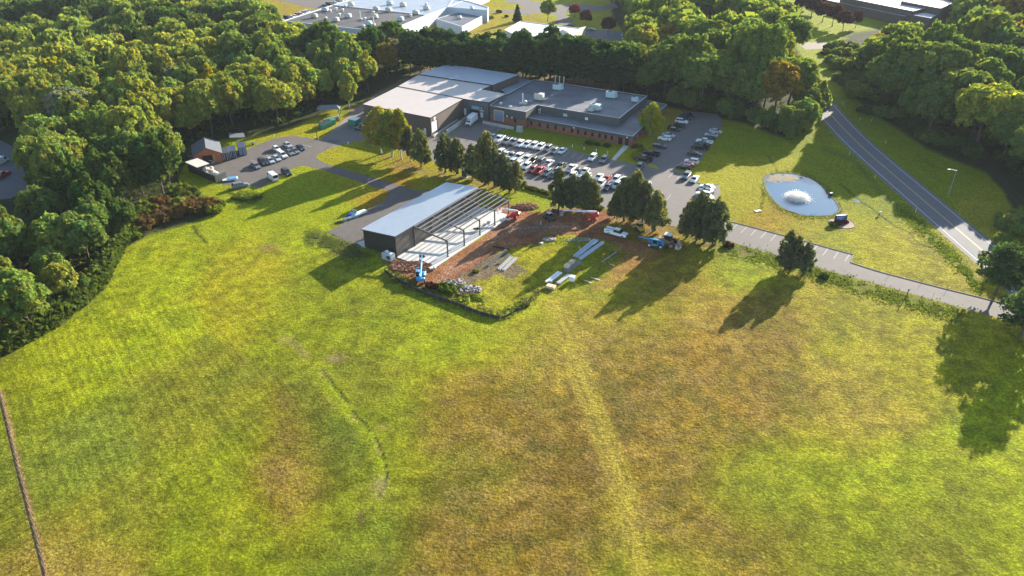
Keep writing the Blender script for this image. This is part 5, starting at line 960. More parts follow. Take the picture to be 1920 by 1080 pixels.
make('transformer',P(872,331,0),R(-28),[('cabinet',mat('green_cabinet',(.02,.05,.035),.6,0,.1,1),lambda b:b.box(0,0,1.15,1.8,1.2,2.0,ch=.05)),('pad',conc,lambda b:b.box(0,0,.08,2.3,1.7,.16)),('door_edge',dark,lambda b:b.box(0,-.62,1.15,.05,.04,1.8))],'dark green electrical cabinet on a pale pad between the cedars','electrical cabinet')
make('transformer',P(974,246,0),R(-28),[('cabinet',mat('pale_green_cabinet',(.28,.36,.34),.6,0,.08,1),lambda b:b.box(0,0,.95,1.9,1.6,1.7,ch=.05)),('pad',conc,lambda b:b.box(0,0,.06,2.4,2.1,.12)),('hood',mat('pale_green_cabinet',(.28,.36,.34)),lambda b:b.box(0,-.2,1.83,1.95,1.3,.1))],'pale green transformer on the lawn by the brick corner','electrical cabinet')
make('picnic_table',P(697,272,0),R(-30),[('top',mat('brown_cover',(.22,.13,.09),.8),lambda b:b.box(0,0,1.2,2.2,1.6,.8,ch=.25)),('bench',mat('grey_bench',(.20,.20,.20),.8),lambda b:(b.box(0,1.4,.45,2.8,.4,.1),b.box(0,-1.4,.45,2.8,.4,.1))),('leg',dark,lambda b:(b.box(-.8,0,.4,.15,2.8,.1),b.box(.8,0,.4,.15,2.8,.1)))],'brown covered table with benches in the shade of the yellow trees','table')
# monument sign
sg=make('monument_sign',P(1575,415,0),R(8),[('panel',mat('sign_blue',(.045,.09,.30),.5,0,.25,3),lambda b:b.box(0,0,1.1,3.0,.3,1.5,ch=.03)),('frame',dark,lambda b:(b.box(0,0,.2,3.3,.4,.4),b.box(1.62,0,1.0,.2,.4,2.0),b.box(-1.62,0,1.0,.2,.4,2.0))),('top_edge',pbl,lambda b:b.box(0,0,1.9,3.1,.36,.06)),('lettering',mat('sign_letter_pale',(.42,.50,.66),.5),lambda b:[b.box(x,-.17,z,w_,.04,h_) for x,z,w_,h_ in [(-1.1,1.35,.3,.3),(-.7,1.35,.25,.3),(-.3,1.35,.3,.3),(.1,1.35,.2,.3),(.5,1.35,.3,.3),(-.4,.9,1.6,.1),(.3,.7,1.2,.08)]])],'low blue monument sign with pale lettering on the mulch bed by the pond','sign')
mp=[(1555,418),(1553,413),(1557,411),(1563,410),(1573,411),(1583,410.5),(1590,412),(1597,416),(1602,421),(1603,425),(1597,428),(1585,429),(1572,427),(1562,424)]
mb=MB(); mq=[P2(x,y) for x,y in smooth_poly(mp,1)]; mb.sheet(mq,.06); tag(mb.build('mulch_bed',mat('tan_mulch',(.30,.22,.16),.95,0,.2,2,.04,6)),kind='structure')
mb=MB(); q2=offset(mq,-.14); n_=len(mq); mb.add([(*p,.0) for p in q2]+[(*p,.12) for p in q2]+[(*p,.12) for p in mq]+[(*p,.0) for p in mq],[(k*n_+i,k*n_+(i+1)%n_,(k+1)*n_+(i+1)%n_,(k+1)*n_+i) for k in range(3) for i in range(n_)]); tag(mb.build('bed_edging',mat('edging_brown',(.08,.05,.035),.9)),kind='structure')
for i,(x,y) in enumerate([(1418,396.5),(1424,395.5)]):
    make('well_cover',P(x,y,0),0,[('rim',conc,lambda b:b.cyl((0,0,0),(0,0,.12),.62,n=16)),('lid',mat('cream_lid',(.60,.54,.34),.6),lambda b:b.cyl((0,0,.12),(0,0,.2),.55,n=16))],('left','right')[i]+' one of the two round cream covers on the pond lawn','well cover','round covers on the pond lawn')
make('vent_cap',P(1649,403,0),0,[('stem',dark,lambda b:b.cyl((0,0,0),(0,0,.6),.12,n=8)),('cap',doorw,lambda b:b.ball((0,0,.8),.35,.35,.3,10,6))],'small white capped vent in the shaded ditch right of the pond','vent')
make('pond_pump',P(1557,367,0),R(20),[('box',dark,lambda b:b.box(0,0,.4,1.0,.8,.7,ch=.1)),('lid',galv,lambda b:b.box(.2,.1,.85,.8,.6,.12,ch=.03))],'dark pump box on the right bank of the pond','pump')
# fountain: thrown drops
ft=empty('fountain',P(1495,372,0),0,'white fountain plume in the middle of the pond','fountain')
rr=random.Random(11); mb=MB()
for i in range(11000):
    th=rr.choice(range(16))*.3927+rr.gauss(0,.19); el=R(rr.gauss(47,14)); v=max(2.5,rr.gauss(5.5,.65)); vx=v*math.cos(el);vz=v*math.sin(el); T=2*vz/9.81; tt=T*math.sqrt(rr.random())
    r_=vx*tt; z=max(.05,vz*tt-4.9*tt*tt); s=rr.uniform(.03,.11); x=r_*math.cos(th); y=r_*math.sin(th)
    mb.add([(x,y,z+s),(x+s,y,z-s*.5),(x-s*.5,y+s*.87,z-s*.5),(x-s*.5,y-s*.87,z-s*.5)],[(0,1,2),(0,2,3),(0,3,1),(1,3,2)])
fm=bpy.data.materials.new('white_spray'); fm.use_nodes=True; N=fm.node_tree.nodes; N.remove(N['Principled BSDF']); d_=N.new('ShaderNodeBsdfDiffuse'); d_.inputs[0].default_value=(.97,.97,.97,1); tr_=N.new('ShaderNodeBsdfTranslucent'); tr_.inputs[0].default_value=(.95,.93,.9,1); mx=N.new('ShaderNodeMixShader'); mx.inputs[0].default_value=.7; Lk=fm.node_tree.links; Lk.new(d_.outputs[0],mx.inputs[1]); Lk.new(tr_.outputs[0],mx.inputs[2]); Lk.new(mx.outputs[0],N['Material Output'].inputs[0])
mb.build('spray',fm,ft)
mb=MB(); mb.cyl((0,0,.0),(0,0,.35),.5,.4,12); mb.build('float',blk,ft)
# worker in a green vest
def person(loc,rz,lab):
    t=empty('person',loc,rz,lab,'person')
    J=[(0,0,.98),(0,0,1.2),(0,0,1.42),(0,0,1.52),(0,.01,1.63),(0,.02,1.75),(.2,0,1.42),(.27,.02,1.15),(.22,.16,.95),(-.2,0,1.42),(-.27,-.02,1.15),(-.25,.05,.9),(.1,0,.9),(.12,.08,.5),(.13,.02,.08),(.14,.16,.04),(-.1,0,.9),(-.12,-.06,.5),(-.13,-.12,.08),(-.13,.02,.04)]
    E_=[(0,1),(1,2),(2,3),(3,4),(4,5),(2,6),(6,7),(7,8),(2,9),(9,10),(10,11),(0,12),(12,13),(13,14),(14,15),(0,16),(16,17),(17,18),(18,19)]
    RD=[.15,.15,.16,.06,.10,.08,.07,.05,.04,.07,.05,.04,.10,.07,.05,.045,.10,.07,.05,.045]
    me=bpy.data.meshes.new('body'); me.from_pydata(J,E_,[]); o=bpy.data.objects.new('body',me); C.objects.link(o); o.parent=t
    m_=o.modifiers.new('s','SKIN'); 
    for v,r_ in zip(me.skin_vertices[0].data if me.skin_vertices else [],RD): v.radius=(r_,r_)
    if not me.skin_vertices:
        bpy.context.view_layer.objects.active=o; 
    o.modifiers.new('d','SUBSURF').levels=1; me.materials.append(mat('work_trousers',(.05,.06,.08),.8))
    for nm,m2,fn in [('vest',mat('green_vest',(.20,.75,.12),.6),lambda b:b.loft([[(.2*c_,.14*s_,z) for c_,s_ in [(math.cos(i*.785),math.sin(i*.785)) for i in range(8)]] for z in(.92,1.2,1.46)])),('helmet',doorw,lambda b:b.ball((0,.02,1.77),.14,.16,.11,10,6)),('head',mat('skin',(.45,.28,.2),.6),lambda b:b.ball((0,.02,1.66),.095,.11,.12,10,8))]:
        mb=MB(); fn(mb); mb.build(nm,m2,t,True)
    return t
person(P(1014,427,0),R(160),'worker in a bright green vest and white helmet on the red soil')
# ================================================================ TREES
def leaf_mat(name,stuff=False):
    m=bpy.data.materials.new(name); m.use_nodes=True; N=m.node_tree.nodes; L=m.node_tree.links; N.remove(N['Principled BSDF'])
    va=N.new('ShaderNodeVertexColor'); va.layer_name='leaf'
    if stuff: base=va.outputs[0]
    else:
        oi=N.new('ShaderNodeObjectInfo'); mu=N.new('ShaderNodeMix'); mu.data_type='RGBA'; mu.blend_type='MULTIPLY'; mu.inputs[0].default_value=1; L.new(oi.outputs['Color'],mu.inputs[6]); L.new(va.outputs[0],mu.inputs[7]); base=mu.outputs[2]
    d=N.new('ShaderNodeBsdfDiffuse'); t=N.new('ShaderNodeBsdfTranslucent'); pass
    L.new(base,d.inputs[0]); ts=N.new('ShaderNodeVectorMath'); ts.operation='MULTIPLY'; ts.inputs[1].default_value=(1.35,1.3,.5); L.new(base,ts.inputs[0]); L.new(ts.outputs[0],t.inputs[0])
    a=N.new('ShaderNodeMixShader'); a.inputs[0].default_value=.45; L.new(d.outputs[0],a.inputs[1]); L.new(t.outputs[0],a.inputs[2])
    L.new(a.outputs[0],N['Material Output'].inputs[0]); return m
LEAF=leaf_mat('foliage'); LEAFS=leaf_mat('foliage_mass',True); BARK=mat('bark',(.085,.065,.050),.95,0,.25,3); BARKP=mat('pale_bark',(.38,.35,.30),.9,0,.25,3)
def cards(cen,nrm_,size,g,asp=1.3):
    """leaf-cluster quads: centres, normals, sizes -> (n*4,3)"""
    n=len(cen); a=g.normal(size=(n,3)); u=np.cross(nrm_,a); u/=np.linalg.norm(u,axis=1)[:,None]+1e-9; v=np.cross(nrm_,u)
    s=size[:,None]*.5; k=g.uniform(.7,1.3,(n,4,1)); q=np.stack([-u*asp-v,u*asp-v*.6,u*asp*.7+v,-u*asp*.8+v*.8],1)*s[:,None]*k
    q[:,0]+=nrm_*s*.25; q[:,2]+=nrm_*s*.25
    return cen[:,None]+q
def lobes_crown(g,lobes,n,ls,inner=0,flat=1.0,tilt=.55,axis=None,hue=.12):
    """lobes: list (x,y,z,rx,rz); n leaves in all"""
    lb=np.array(lobes); w_=lb[:,3]**2; w_=w_/w_.sum(); idx=g.choice(len(lb),n,p=w_)
    d=g.normal(size=(n,3)); d/=np.linalg.norm(d,axis=1)[:,None]; d[:,2]=np.where(d[:,2]<-.45,-d[:,2],d[:,2])
    r=g.uniform(.62,1.05,n)[:,None]; sc3=np.stack([lb[idx,3],lb[idx,3],lb[idx,4]],1)
    cen=lb[idx,:3]+d*sc3*r; nn=d/np.maximum(sc3/sc3.max(1)[:,None],.3); nn/=np.linalg.norm(nn,axis=1)[:,None]; nn=nn+g.normal(size=(n,3))*tilt; nn/=np.linalg.norm(nn,axis=1)[:,None]
    q=cards(cen,nn,ls*g.uniform(.6,1.35,n),g)
    lv=1+g.normal(size=len(lb))*.10; hv=g.normal(size=len(lb))*hue
    c=np.ones((n,3))*(lv[idx]*g.uniform(.78,1.22,n))[:,None]; c[:,0]*=1+hv[idx]+g.normal(size=n)*.05; c[:,2]*=1-hv[idx]*.5
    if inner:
        k=g.choice(len(lb),inner); ci=lb[k,:3]+g.normal(size=(inner,3))*lb[k,3:4]*.30; ni=g.normal(size=(inner,3)); ni/=np.linalg.norm(ni,axis=1)[:,None]  # oversized darker cards added inside the crown to keep sunlight from leaking through
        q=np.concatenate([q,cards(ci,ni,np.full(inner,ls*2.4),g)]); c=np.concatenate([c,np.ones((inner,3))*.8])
    return q,np.clip(c,.3,1.8)
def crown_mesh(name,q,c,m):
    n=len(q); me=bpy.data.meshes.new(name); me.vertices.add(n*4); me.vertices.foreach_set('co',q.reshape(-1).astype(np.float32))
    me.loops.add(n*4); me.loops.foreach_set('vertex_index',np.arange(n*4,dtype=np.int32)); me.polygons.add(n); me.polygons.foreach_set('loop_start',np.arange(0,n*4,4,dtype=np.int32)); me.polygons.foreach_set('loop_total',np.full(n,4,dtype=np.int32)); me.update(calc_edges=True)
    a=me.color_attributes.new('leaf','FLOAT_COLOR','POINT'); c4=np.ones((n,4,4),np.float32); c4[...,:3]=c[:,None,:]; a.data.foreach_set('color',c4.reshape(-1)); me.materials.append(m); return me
def broad_lobes(r,H,Rd,kind,mul=1.0,ls_=1.0):
    """crown of about 30 lobes carried high; kind: 0 round, 1 feathery upright, 2 wide flat-topped"""
    L_=[]; cz=H*.60; rz=H*.38; N_=int({0:34,1:46,2:36,3:26}[kind]*mul)
    for i in range(N_):
        t=(i+.5)/N_; z=1-1.55*t; ph=i*2.39996+r.uniform(-.4,.4); q=math.sqrt(max(0,1-z*z)); k=r.uniform(.62,.88)
        rx=Rd*r.uniform(.24,.38)*ls_*(1 if kind!=1 else .62); rr_=rx*(r.uniform(.75,1.0) if kind!=1 else r.uniform(1.7,2.5)); 
        if kind==2: z=min(z,.62)+r.uniform(-.06,.06)
        L_.append((Rd*q*k*math.cos(ph),Rd*q*k*math.sin(ph),cz+rz*z*k*1.02+r.uniform(-.3,.3),rx,rr_))
    for i in range(7): L_.append((r.uniform(-.3,.3)*Rd,r.uniform(-.3,.3)*Rd,cz+r.uniform(-.35,.35)*rz,Rd*.42,rz*.4))
    return L_
def trunk_mesh(name,r,H,Rd,m,r0=.26,limbs=7,top=.8,multi=1):
    mb=MB()
    for k in range(multi):
        ox,oy=(r.uniform(-.5,.5),r.uniform(-.5,.5)) if multi>1 else (0,0); lean=(r.uniform(-.05,.05)*H*(1+multi*.4),r.uniform(-.05,.05)*H*(1+multi*.4)); pts=[]
        for i in range(6): t=i/5; pts.append((ox+lean[0]*t+r.uniform(-.1,.1)*(i>0),oy+lean[1]*t+r.uniform(-.1,.1)*(i>0),H*top*t-.1))
        for i in range(5): mb.cyl(pts[i],pts[i+1],r0*(1.15-.18*i)*(1.25 if i==0 else 1),r0*(1.15-.18*(i+1)),7,False)
        for i in range(limbs):
            t=r.uniform(.3,.9); j=min(4,int(t*5)); b=Vector(pts[j]).lerp(Vector(pts[j+1]),t*5-j); a=r.uniform(0,6.28); ln=Rd*r.uniform(.5,.8)
            e=b+Vector((math.cos(a)*ln,math.sin(a)*ln,ln*r.uniform(.3,.9))); mid=b.lerp(e,.5)+Vector((0,0,.2)); mb.cyl(b,mid,r0*.38,r0*.26,5,False); mb.cyl(mid,e,r0*.26,r0*.08,5,False)
    me_o=mb.build(name,m); me=me_o.data; bpy.data.objects.remove(me_o); me.polygons.foreach_set('use_smooth',[True]*len(me.polygons)); return me
PT={}; LOC=[]
def proto(key,seed,H,Rd,kind,n,ls,tr=BARK,inner=260,**k):
    r=random.Random(seed); g=np.random.default_rng(seed)
    if kind=='pine':
        lb=[]; z=H*.30
        while z<H*.97:
            f=(z-H*.3)/(H*.67); rr_=Rd*(1-f**2*.62)*r.uniform(.75,1.12); nb=6 if f<.7 else 4
            for i in range(nb):
                a=i*6.283/nb+r.uniform(-.5,.5); 
                for q in (.5,.95): 
                    if r.random()<.12: continue
                    lb.append((rr_*q*math.cos(a),rr_*q*math.sin(a),z+q*rr_*.16+r.uniform(-.3,.3),Rd*r.uniform(.20,.30),Rd*r.uniform(.10,.15)))
            lb.append((0,0,z,Rd*.28,Rd*.2)); z+=H*.062
        lb.append((0,0,H*.97,Rd*.25,Rd*.3)); q,c=lobes_crown(g,lb,n,ls,inner,tilt=.8,hue=.05)
    elif kind=='cedar':
        lb=[]
        for i in range(64):
            t=i/63; z=H*(.15+.80*t); w_=Rd*(1-t**2.3*.78)*min(1,.7+t*1.5); a=i*2.4+r.uniform(-.8,.8); k_=r.uniform(.45,.92); lb.append((w_*k_*math.cos(a),w_*k_*math.sin(a),z+r.uniform(-.5,.5),Rd*r.uniform(.15,.30)*(1-t*.35),Rd*r.uniform(.22,.40)))
        for i in range(8): lb.append((0,0,H*(.2+.09*i),Rd*.36*(1-i*.07),H*.08))
        lb.append((r.uniform(-.3,.3),0,H*.97,Rd*.16,Rd*.38)); q,c=lobes_crown(g,lb,n,ls,inner,tilt=.7,hue=.08)
    elif kind=='spruce':
        lb=[]
        for i in range(60):
            t=i/59; z=H*(.06+.9*t); w_=Rd*(1-t)*1.0; a=i*2.4; lb.append((w_*.75*math.cos(a),w_*.75*math.sin(a),z,max(.25,Rd*.32*(1-t*.7)),.45))
        for i in range(6): lb.append((0,0,H*(.1+.14*i),Rd*.5*(1-i*.15),H*.07))
        q,c=lobes_crown(g,lb,n,ls,inner,tilt=.6,hue=.04)
    elif kind=='airy':
        lb=[]
        for i in range(60):
            t=i/59; z=H*(.25+.72*t); w_=Rd*math.sin(math.pi*min(1,.18+.80*t)); a=i*2.4+r.uniform(-.5,.5); k_=r.uniform(.4,.9); lb.append((w_*k_*math.cos(a),w_*k_*math.sin(a),z,Rd*r.uniform(.16,.26),Rd*r.uniform(.2,.4)))
        q,c=lobes_crown(g,lb,n,ls,inner,tilt=.9,hue=.14)
    elif kind=='shrub':
        lb=[]
        for i in range(22):
            a=r.uniform(0,6.28); q_=math.sqrt(r.random())*Rd*.75; lb.append((q_*math.cos(a),q_*math.sin(a),H*r.uniform(.2,.72)*(1.1-q_/Rd*.5),Rd*r.uniform(.2,.34),H*r.uniform(.18,.3)))
        q,c=lobes_crown(g,lb,n,ls,inner,tilt=.8,hue=.12)
    else: q,c=lobes_crown(g,broad_lobes(r,H,Rd,kind,k.get('mul',1.0),k.get('lz',1.0)),n,ls,inner,tilt=.6)
    PT[key]=(crown_mesh('crown',q,c,LEAF),trunk_mesh('trunk',r,H,Rd,tr,k.get('r0',.26),k.get('limbs',7),k.get('top',.72),k.get('multi',1)) if tr else None,H,Rd)
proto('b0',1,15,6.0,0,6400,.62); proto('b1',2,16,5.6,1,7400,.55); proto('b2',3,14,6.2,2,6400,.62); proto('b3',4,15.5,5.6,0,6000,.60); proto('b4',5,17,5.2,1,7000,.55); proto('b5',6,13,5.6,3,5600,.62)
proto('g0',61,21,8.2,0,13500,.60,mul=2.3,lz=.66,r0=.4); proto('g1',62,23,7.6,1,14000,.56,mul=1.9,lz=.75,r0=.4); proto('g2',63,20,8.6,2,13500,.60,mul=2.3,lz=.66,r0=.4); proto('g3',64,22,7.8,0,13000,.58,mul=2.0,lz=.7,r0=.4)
proto('p0',11,21,5.6,'pine',8500,.50,inner=260,r0=.32); proto('p1',12,20,5.2,'pine',8000,.50,inner=260,r0=.3); proto('p2',13,19,8.0,'pine',9000,.5,inner=60,r0=.42)
proto('c0',21,13,4.3,'cedar',5400,.38,inner=90,r0=.2,multi=2,limbs=4); proto('c1',22,12,3.7,'cedar',4800,.38,inner=80,r0=.2,limbs=4); proto('c2',23,12.5,4.6,'cedar',5200,.40,inner=90,r0=.2,multi=2,limbs=5); proto('s0',31,12,4.0,'spruce',5200,.45)
proto('a0',41,12,5.0,'airy',7200,.36,BARKP,140,r0=.17,multi=2,limbs=9); proto('a1',42,13,3.7,'airy',5200,.34,BARKP,90,r0=.16,limbs=8)
proto('h0',51,2.6,2.6,'shrub',2600,.30,BARK,120,r0=.05,multi=3,limbs=3); proto('h1',52,2.0,2.2,'shrub',2200,.28,BARK,100,r0=.05,multi=3,limbs=3)
LC=dict(g=(.122,.172,.046),m=(.172,.222,.050),y=(.235,.262,.050),d=(.062,.105,.026),o=(.215,.155,.030),r=(.22,.08,.035),yy=(.34,.32,.018),gr=(.17,.185,.12),pine=(.040,.080,.034),ced=(.108,.125,.064),cedy=(.150,.158,.066),birch=(.26,.235,.040),bl=(.060,.085,.065),mar=(.075,.030,.028),red=(.24,.040,.035),straw=(.25,.20,.06),bush=(.11,.15,.022),rust=(.14,.090,.036),lime=(.19,.23,.020))
def plant(name,key,x,y,rz,s,col,lab,cat,group=None,sz=None,jit=.10):
    cm,tm,H,Rd=PT[key]; p=P(x,y) if not isinstance(x,Vector) else x
    t=empty(name,(p.x,p.y,0),rz,lab,cat,group); t.scale=(s,s,s*(sz or 1))
    c=bpy.data.objects.new('crown',cm); C.objects.link(c); c.parent=t; base=LC[col] if isinstance(col,str) else col
    k=1+rng.uniform(-jit,jit); c.color=(base[0]*k*(1+rng.uniform(-jit,jit)*.6),base[1]*k,base[2]*k*(1+rng.uniform(-jit,jit)),1)
    if tm: o=bpy.data.objects.new('trunk',tm); C.objects.link(o); o.parent=t
    return t
def hgt(bx,by,ty):
    b_=P(bx,by); k=(ty-540)/FPX; return CH-(k*b_.y*cT+b_.y*sT)/(cT-k*sT)
def pct(p,h):
    u,v=topx(p[0],p[1],h); return '%d percent across and %d percent down the picture'%(min(100,max(0,round(float(u)/19.2))),min(100,max(0,round(float(v)/10.8))))
# named single trees: (species, proto, base x, base y, top y, colour, label)
ONE=[('cedar_tree','c1',790,313,243,'cedy','olive cedar just left of the cedar pair near the cabinet'),
('cedar_tree','c2',836,323,254,'ced','left cedar of the pair left of the green cabinet'),('cedar_tree','c0',857,326,259,'ced','right cedar of the pair left of the green cabinet'),
('cedar_tree','c1',886,334,272,'ced','leftmost cedar of the big clump right of the green cabinet'),('cedar_tree','c2',912,346,252,'cedy','tallest sharp topped cedar rising over the parked cars'),('cedar_tree','c0',928,350,279,'ced','dark middle cedar of the big clump right of the cabinet'),('cedar_tree','c1',944,357,288,'ced','fourth cedar of the big clump right of the cabinet'),('cedar_tree','c2',966,362,304,'cedy','lowest cedar at the right end of the big clump'),
('cedar_tree','c0',1048,391,316,'ced','left cedar of the clump above the long white boom'),('cedar_tree','c1',1072,391,328,'ced','middle cedar of the clump above the long white boom'),('cedar_tree','c2',1096,390,326,'ced','right cedar of the clump above the long white boom'),('cedar_tree','c0',1112,394,340,'cedy','small cedar at the right edge of the clump above the boom'),
('cedar_tree','c1',1152,409,360,'ced','small left cedar of the clump behind the white service truck'),('cedar_tree','c2',1168,414,336,'ced','second cedar of the clump behind the white service truck'),('cedar_tree','c0',1186,414,322,'ced','tallest cedar of the clump behind the white service truck'),('cedar_tree','c1',1204,418,340,'ced','rightmost cedar of the clump behind the white service truck'),
('cedar_tree','c2',1227,432,361,'cedy','single pointed cedar standing alone behind the yellow loader'),
('cedar_tree','c0',1288,445,376,'cedy','left cedar of the clump right of the large loader'),('cedar_tree','c1',1306,451,362,'ced','tall left middle cedar of the clump right of the large loader'),('cedar_tree','c2',1322,455,378,'ced','right middle cedar of the clump right of the large loader'),('cedar_tree','c0',1337,459,374,'ced','right cedar of the clump right of the large loader'),
('cedar_tree','c1',1471,505,435,'ced','taller left tree of the pair at the driveway stalls'),('cedar_tree','c2',1484,508,446,'ced','middle tree tucked in the pair at the driveway stalls'),('cedar_tree','c0',1506,514,456,'ced','lower right tree of the pair at the driveway stalls'),
('birch_tree','a0',716,289,206,'birch','broad yellow tree left of the three before the warehouse'),('birch_tree','a0',737,293,212,'y','yellow green tree in the middle before the warehouse'),('birch_tree','a1',753,299,208,'birch','slender golden tree before the warehouse corner'),('birch_tree','a1',770,303,243,'ced','thin grey green tree right of the golden one'),
('birch_tree','a0',1219,254,197,'yy','yellow birch at the right corner of the brick office'),
('spruce_tree','s0',970,41,8,'bl','blue grey spruce on the dry lawn above the white roof'),
('broadleaf_tree','b0',1027,40,0,'m','round green tree on the lawn above the white roof'),('broadleaf_tree','b5',1077,33,8,'red','small dark red tree by the far lane'),
('broadleaf_tree','b3',1098,51,18,'mar','purple leaved tree right of the white roof'),('broadleaf_tree','b0',1140,67,32,'mar','dark purple tree behind the end of the pine row'),
('pine_tree','p2',1866,552,462,(.075,.125,.050),'big pine at the driveway mouth on the right edge'),('pine_tree','p2',1925,566,492,(.075,.125,.050),'second pine right of the big pine at the right edge'),('pine_tree','p2',1912,634,540,(.075,.125,.050),'tall leaning trunked pine at the right edge of the field'),
('broadleaf_tree','b5',148,262,166,'gr','silvery grey willow like tree in the left woods')]
for i,(nm,k,x,y,ty,c,l) in enumerate(ONE):
    H=hgt(x,y,ty)*(.97 if nm=='cedar_tree' else 1); s=H/PT[k][2]; plant(nm,k,x,y,i*1.7,s,c,l,{'cedar_tree':'cedar','birch_tree':'birch','spruce_tree':'spruce','broadleaf_tree':'broadleaf tree','pine_tree':'pine'}[nm],'cedars along the parking lot' if nm=='cedar_tree' else None)
# pine row
for r_,(x0,x1,y0,y1,n_) in enumerate([(768,1165,142,178,20),(778,1150,126,160,17),(800,1120,112,140,10)]):
    for i in range(n_):
        t_=(i+rng.uniform(-.2,.2))/(n_-1); x=x0+(x1-x0)*t_; y=y0+(y1-y0)*t_+rng.uniform(-2.5,2.5); hh=rng.uniform(.95,1.12)*(.84 if t_<.5 else 1)*(.9 if t_>.8 else 1)*(1.0 if r_<2 else .8)
        plant('pine_tree','p%d'%((i+r_)%2),x,y,rng.uniform(0,6),hh,'pine','%s tall dark pine from the left in the %s line of the pine row'%(ORD[i],('front','middle','back')[r_]),'pine','pines in the row behind the office',jit=.06)
# dark red maples by the brown building
for i,(x,y,s) in enumerate([(1500,28,.8),(1520,36,.85),(1541,42,.85),(1560,50,.8),(1580,58,.72),(1604,52,.55),(1510,14,.8),(1530,22,.8)]): plant('broadleaf_tree','b%d'%(i%4),x,y,i,s,'mar','%s dark red maple from the left in the %s line'%(ORD[i if i<6 else i-6],'front' if i<6 else 'back'),'broadleaf tree','dark red maples by the brown building')
# shrubs at the left wood edge and elsewhere
SH=[(362,398,'rust',1.5),(378,388,'rust',1.4),(395,392,'rust',1.3),(345,395,'o',1.3),(330,405,'rust',1.2),(352,382,'rust',1.3),(405,398,'lime',1.0),(318,410,'bush',1.2),(300,412,'rust',1.5),(285,418,'o',1.4),(265,428,'rust',1.5),(248,438,'bush',1.5),(232,448,'m',1.4),(333,390,'m',1.6),(345,372,'bush',1.7),(320,385,'yy',1.3),(300,392,'rust',1.6),(360,368,'bush',1.2),(412,388,'bush',.9),(240,425,'o',1.5),(270,408,'bush',1.8),(255,445,'bush',.9)]
SCR=[]
for i,(x,y,c,s) in enumerate(SH): t=plant('shrub','h%d'%(i%2),x,y,i*2.1,s,c,{'rust':'rusty brown','o':'orange tinged','lime':'yellow green','yy':'yellow'}.get(c,'green')+' bush in the left scrub, '+pct(P(x,y),1.5),'bush','scrub at the tip of the left wood %s'%c); SCR.append((t,c,x))
CW2={'rust':'rusty brown','o':'orange tinged','lime':'yellow green','yy':'bright yellow'}
for c in set(k[1] for k in SCR):
    for i,(t,_,x) in enumerate(sorted([k for k in SCR if k[1]==c],key=lambda k:k[2])): t['label']='%s %s bush from the left in the scrub at the tip of the wood'%(ORD[i],CW2.get(c,{'bush':'green','m':'pale green'}.get(c,'green')))
for i in range(22):
    t_=i/21; x=985+(1125-985)*t_; y=352+(392-352)*t_; plant('hedge_bush','h1',x,y,i,.62,'bush','%s low hedge bush from the left along the lower edge of the main lot'%ORD[i],'bush','hedge along the lower edge of the main lot',sz=.8)
for i,(x,y,s) in enumerate([(444,372,1.0),(452,374,.9),(460,375,1.0),(468,374,1.1),(477,373,.95),(487,371,.8)]): plant('shrub','h%d'%(i%2),x,y,i,s*.62,'bush','%s bush from the left in the green mound below the grey SUV'%ORD[i],'bush','mound of tall growth below the grey SUV',sz=.7)
for i,(x,y,s,c,l) in enumerate([(1196,296,.9,'lime','pale green bush on the island beside the black pickups'),(1203,285,.8,'lime','pale green bush on the island behind the black pickups'),(1190,277,.55,'rust','small red brown bush by the office entrance'),(1198,276,.7,'bush','dark bush right of the small red brown bush'),(1105,271,.6,'d','dark bush on the office bed, left'),(1120,272,.55,'d','dark bush on the office bed, middle'),(1138,275,.55,'d','dark bush on the office bed, right'),(1569,418,.42,'mar','dark red bush left of the monument sign'),(1561,424,.5,'d','dark green bush at the left front of the monument sign'),(1568,423,.4,'mar','dark red bush before the sign, left'),(1577,421,.4,'mar','dark red bush before the sign, middle'),(1586,418,.4,'mar','dark red bush right of the monument sign'),(920,35,.8,'lime','low green bush at the white end wall of the factory'),(950,32,.7,'mar','dark bush around the small white monument'),(936,24,.8,'mar','dark bush left of the small white monument'),(1068,53,1.1,'lime','yellow green shrub at the edge of the white roof'),(1544,520,.5,'d','dark weed tuft on the lower verge'),(1365,462,.7,'mar','dark brush pile on the verge below the cedar clump'),(838,545,.8,'bush','green weedy bush left of the rubble heaps'),(829,541,.7,'bush','second green bush left of the rubble heaps'),(845,549,.6,'bush','low green bush before the rubble heaps'),(815,541,.6,'mar','dark dead brush behind the silt fence'),(806,538,.5,'mar','smaller dark dead brush left of the green bushes'),(866,541,.4,'lime','small yellow green weed between the rubble heaps'),(988,572,.35,'cedy','olive scrub by the lowest fence corner, right'),(972,580,.3,'cedy','olive scrub by the lowest fence corner, left'),(979,576,.3,'g','dark weed between the two olive scrubs'),(892,510,.4,'lime','bright weed tuft in the dried mud'),(740,528,.4,'cedy','dry weed on the bank behind the silt fence'),(762,540,.4,'cedy','second dry weed on the bank behind the silt fence')]):
    plant('shrub','h%d'%(i%2),x,y,i*1.3,s,c,l,'bush')
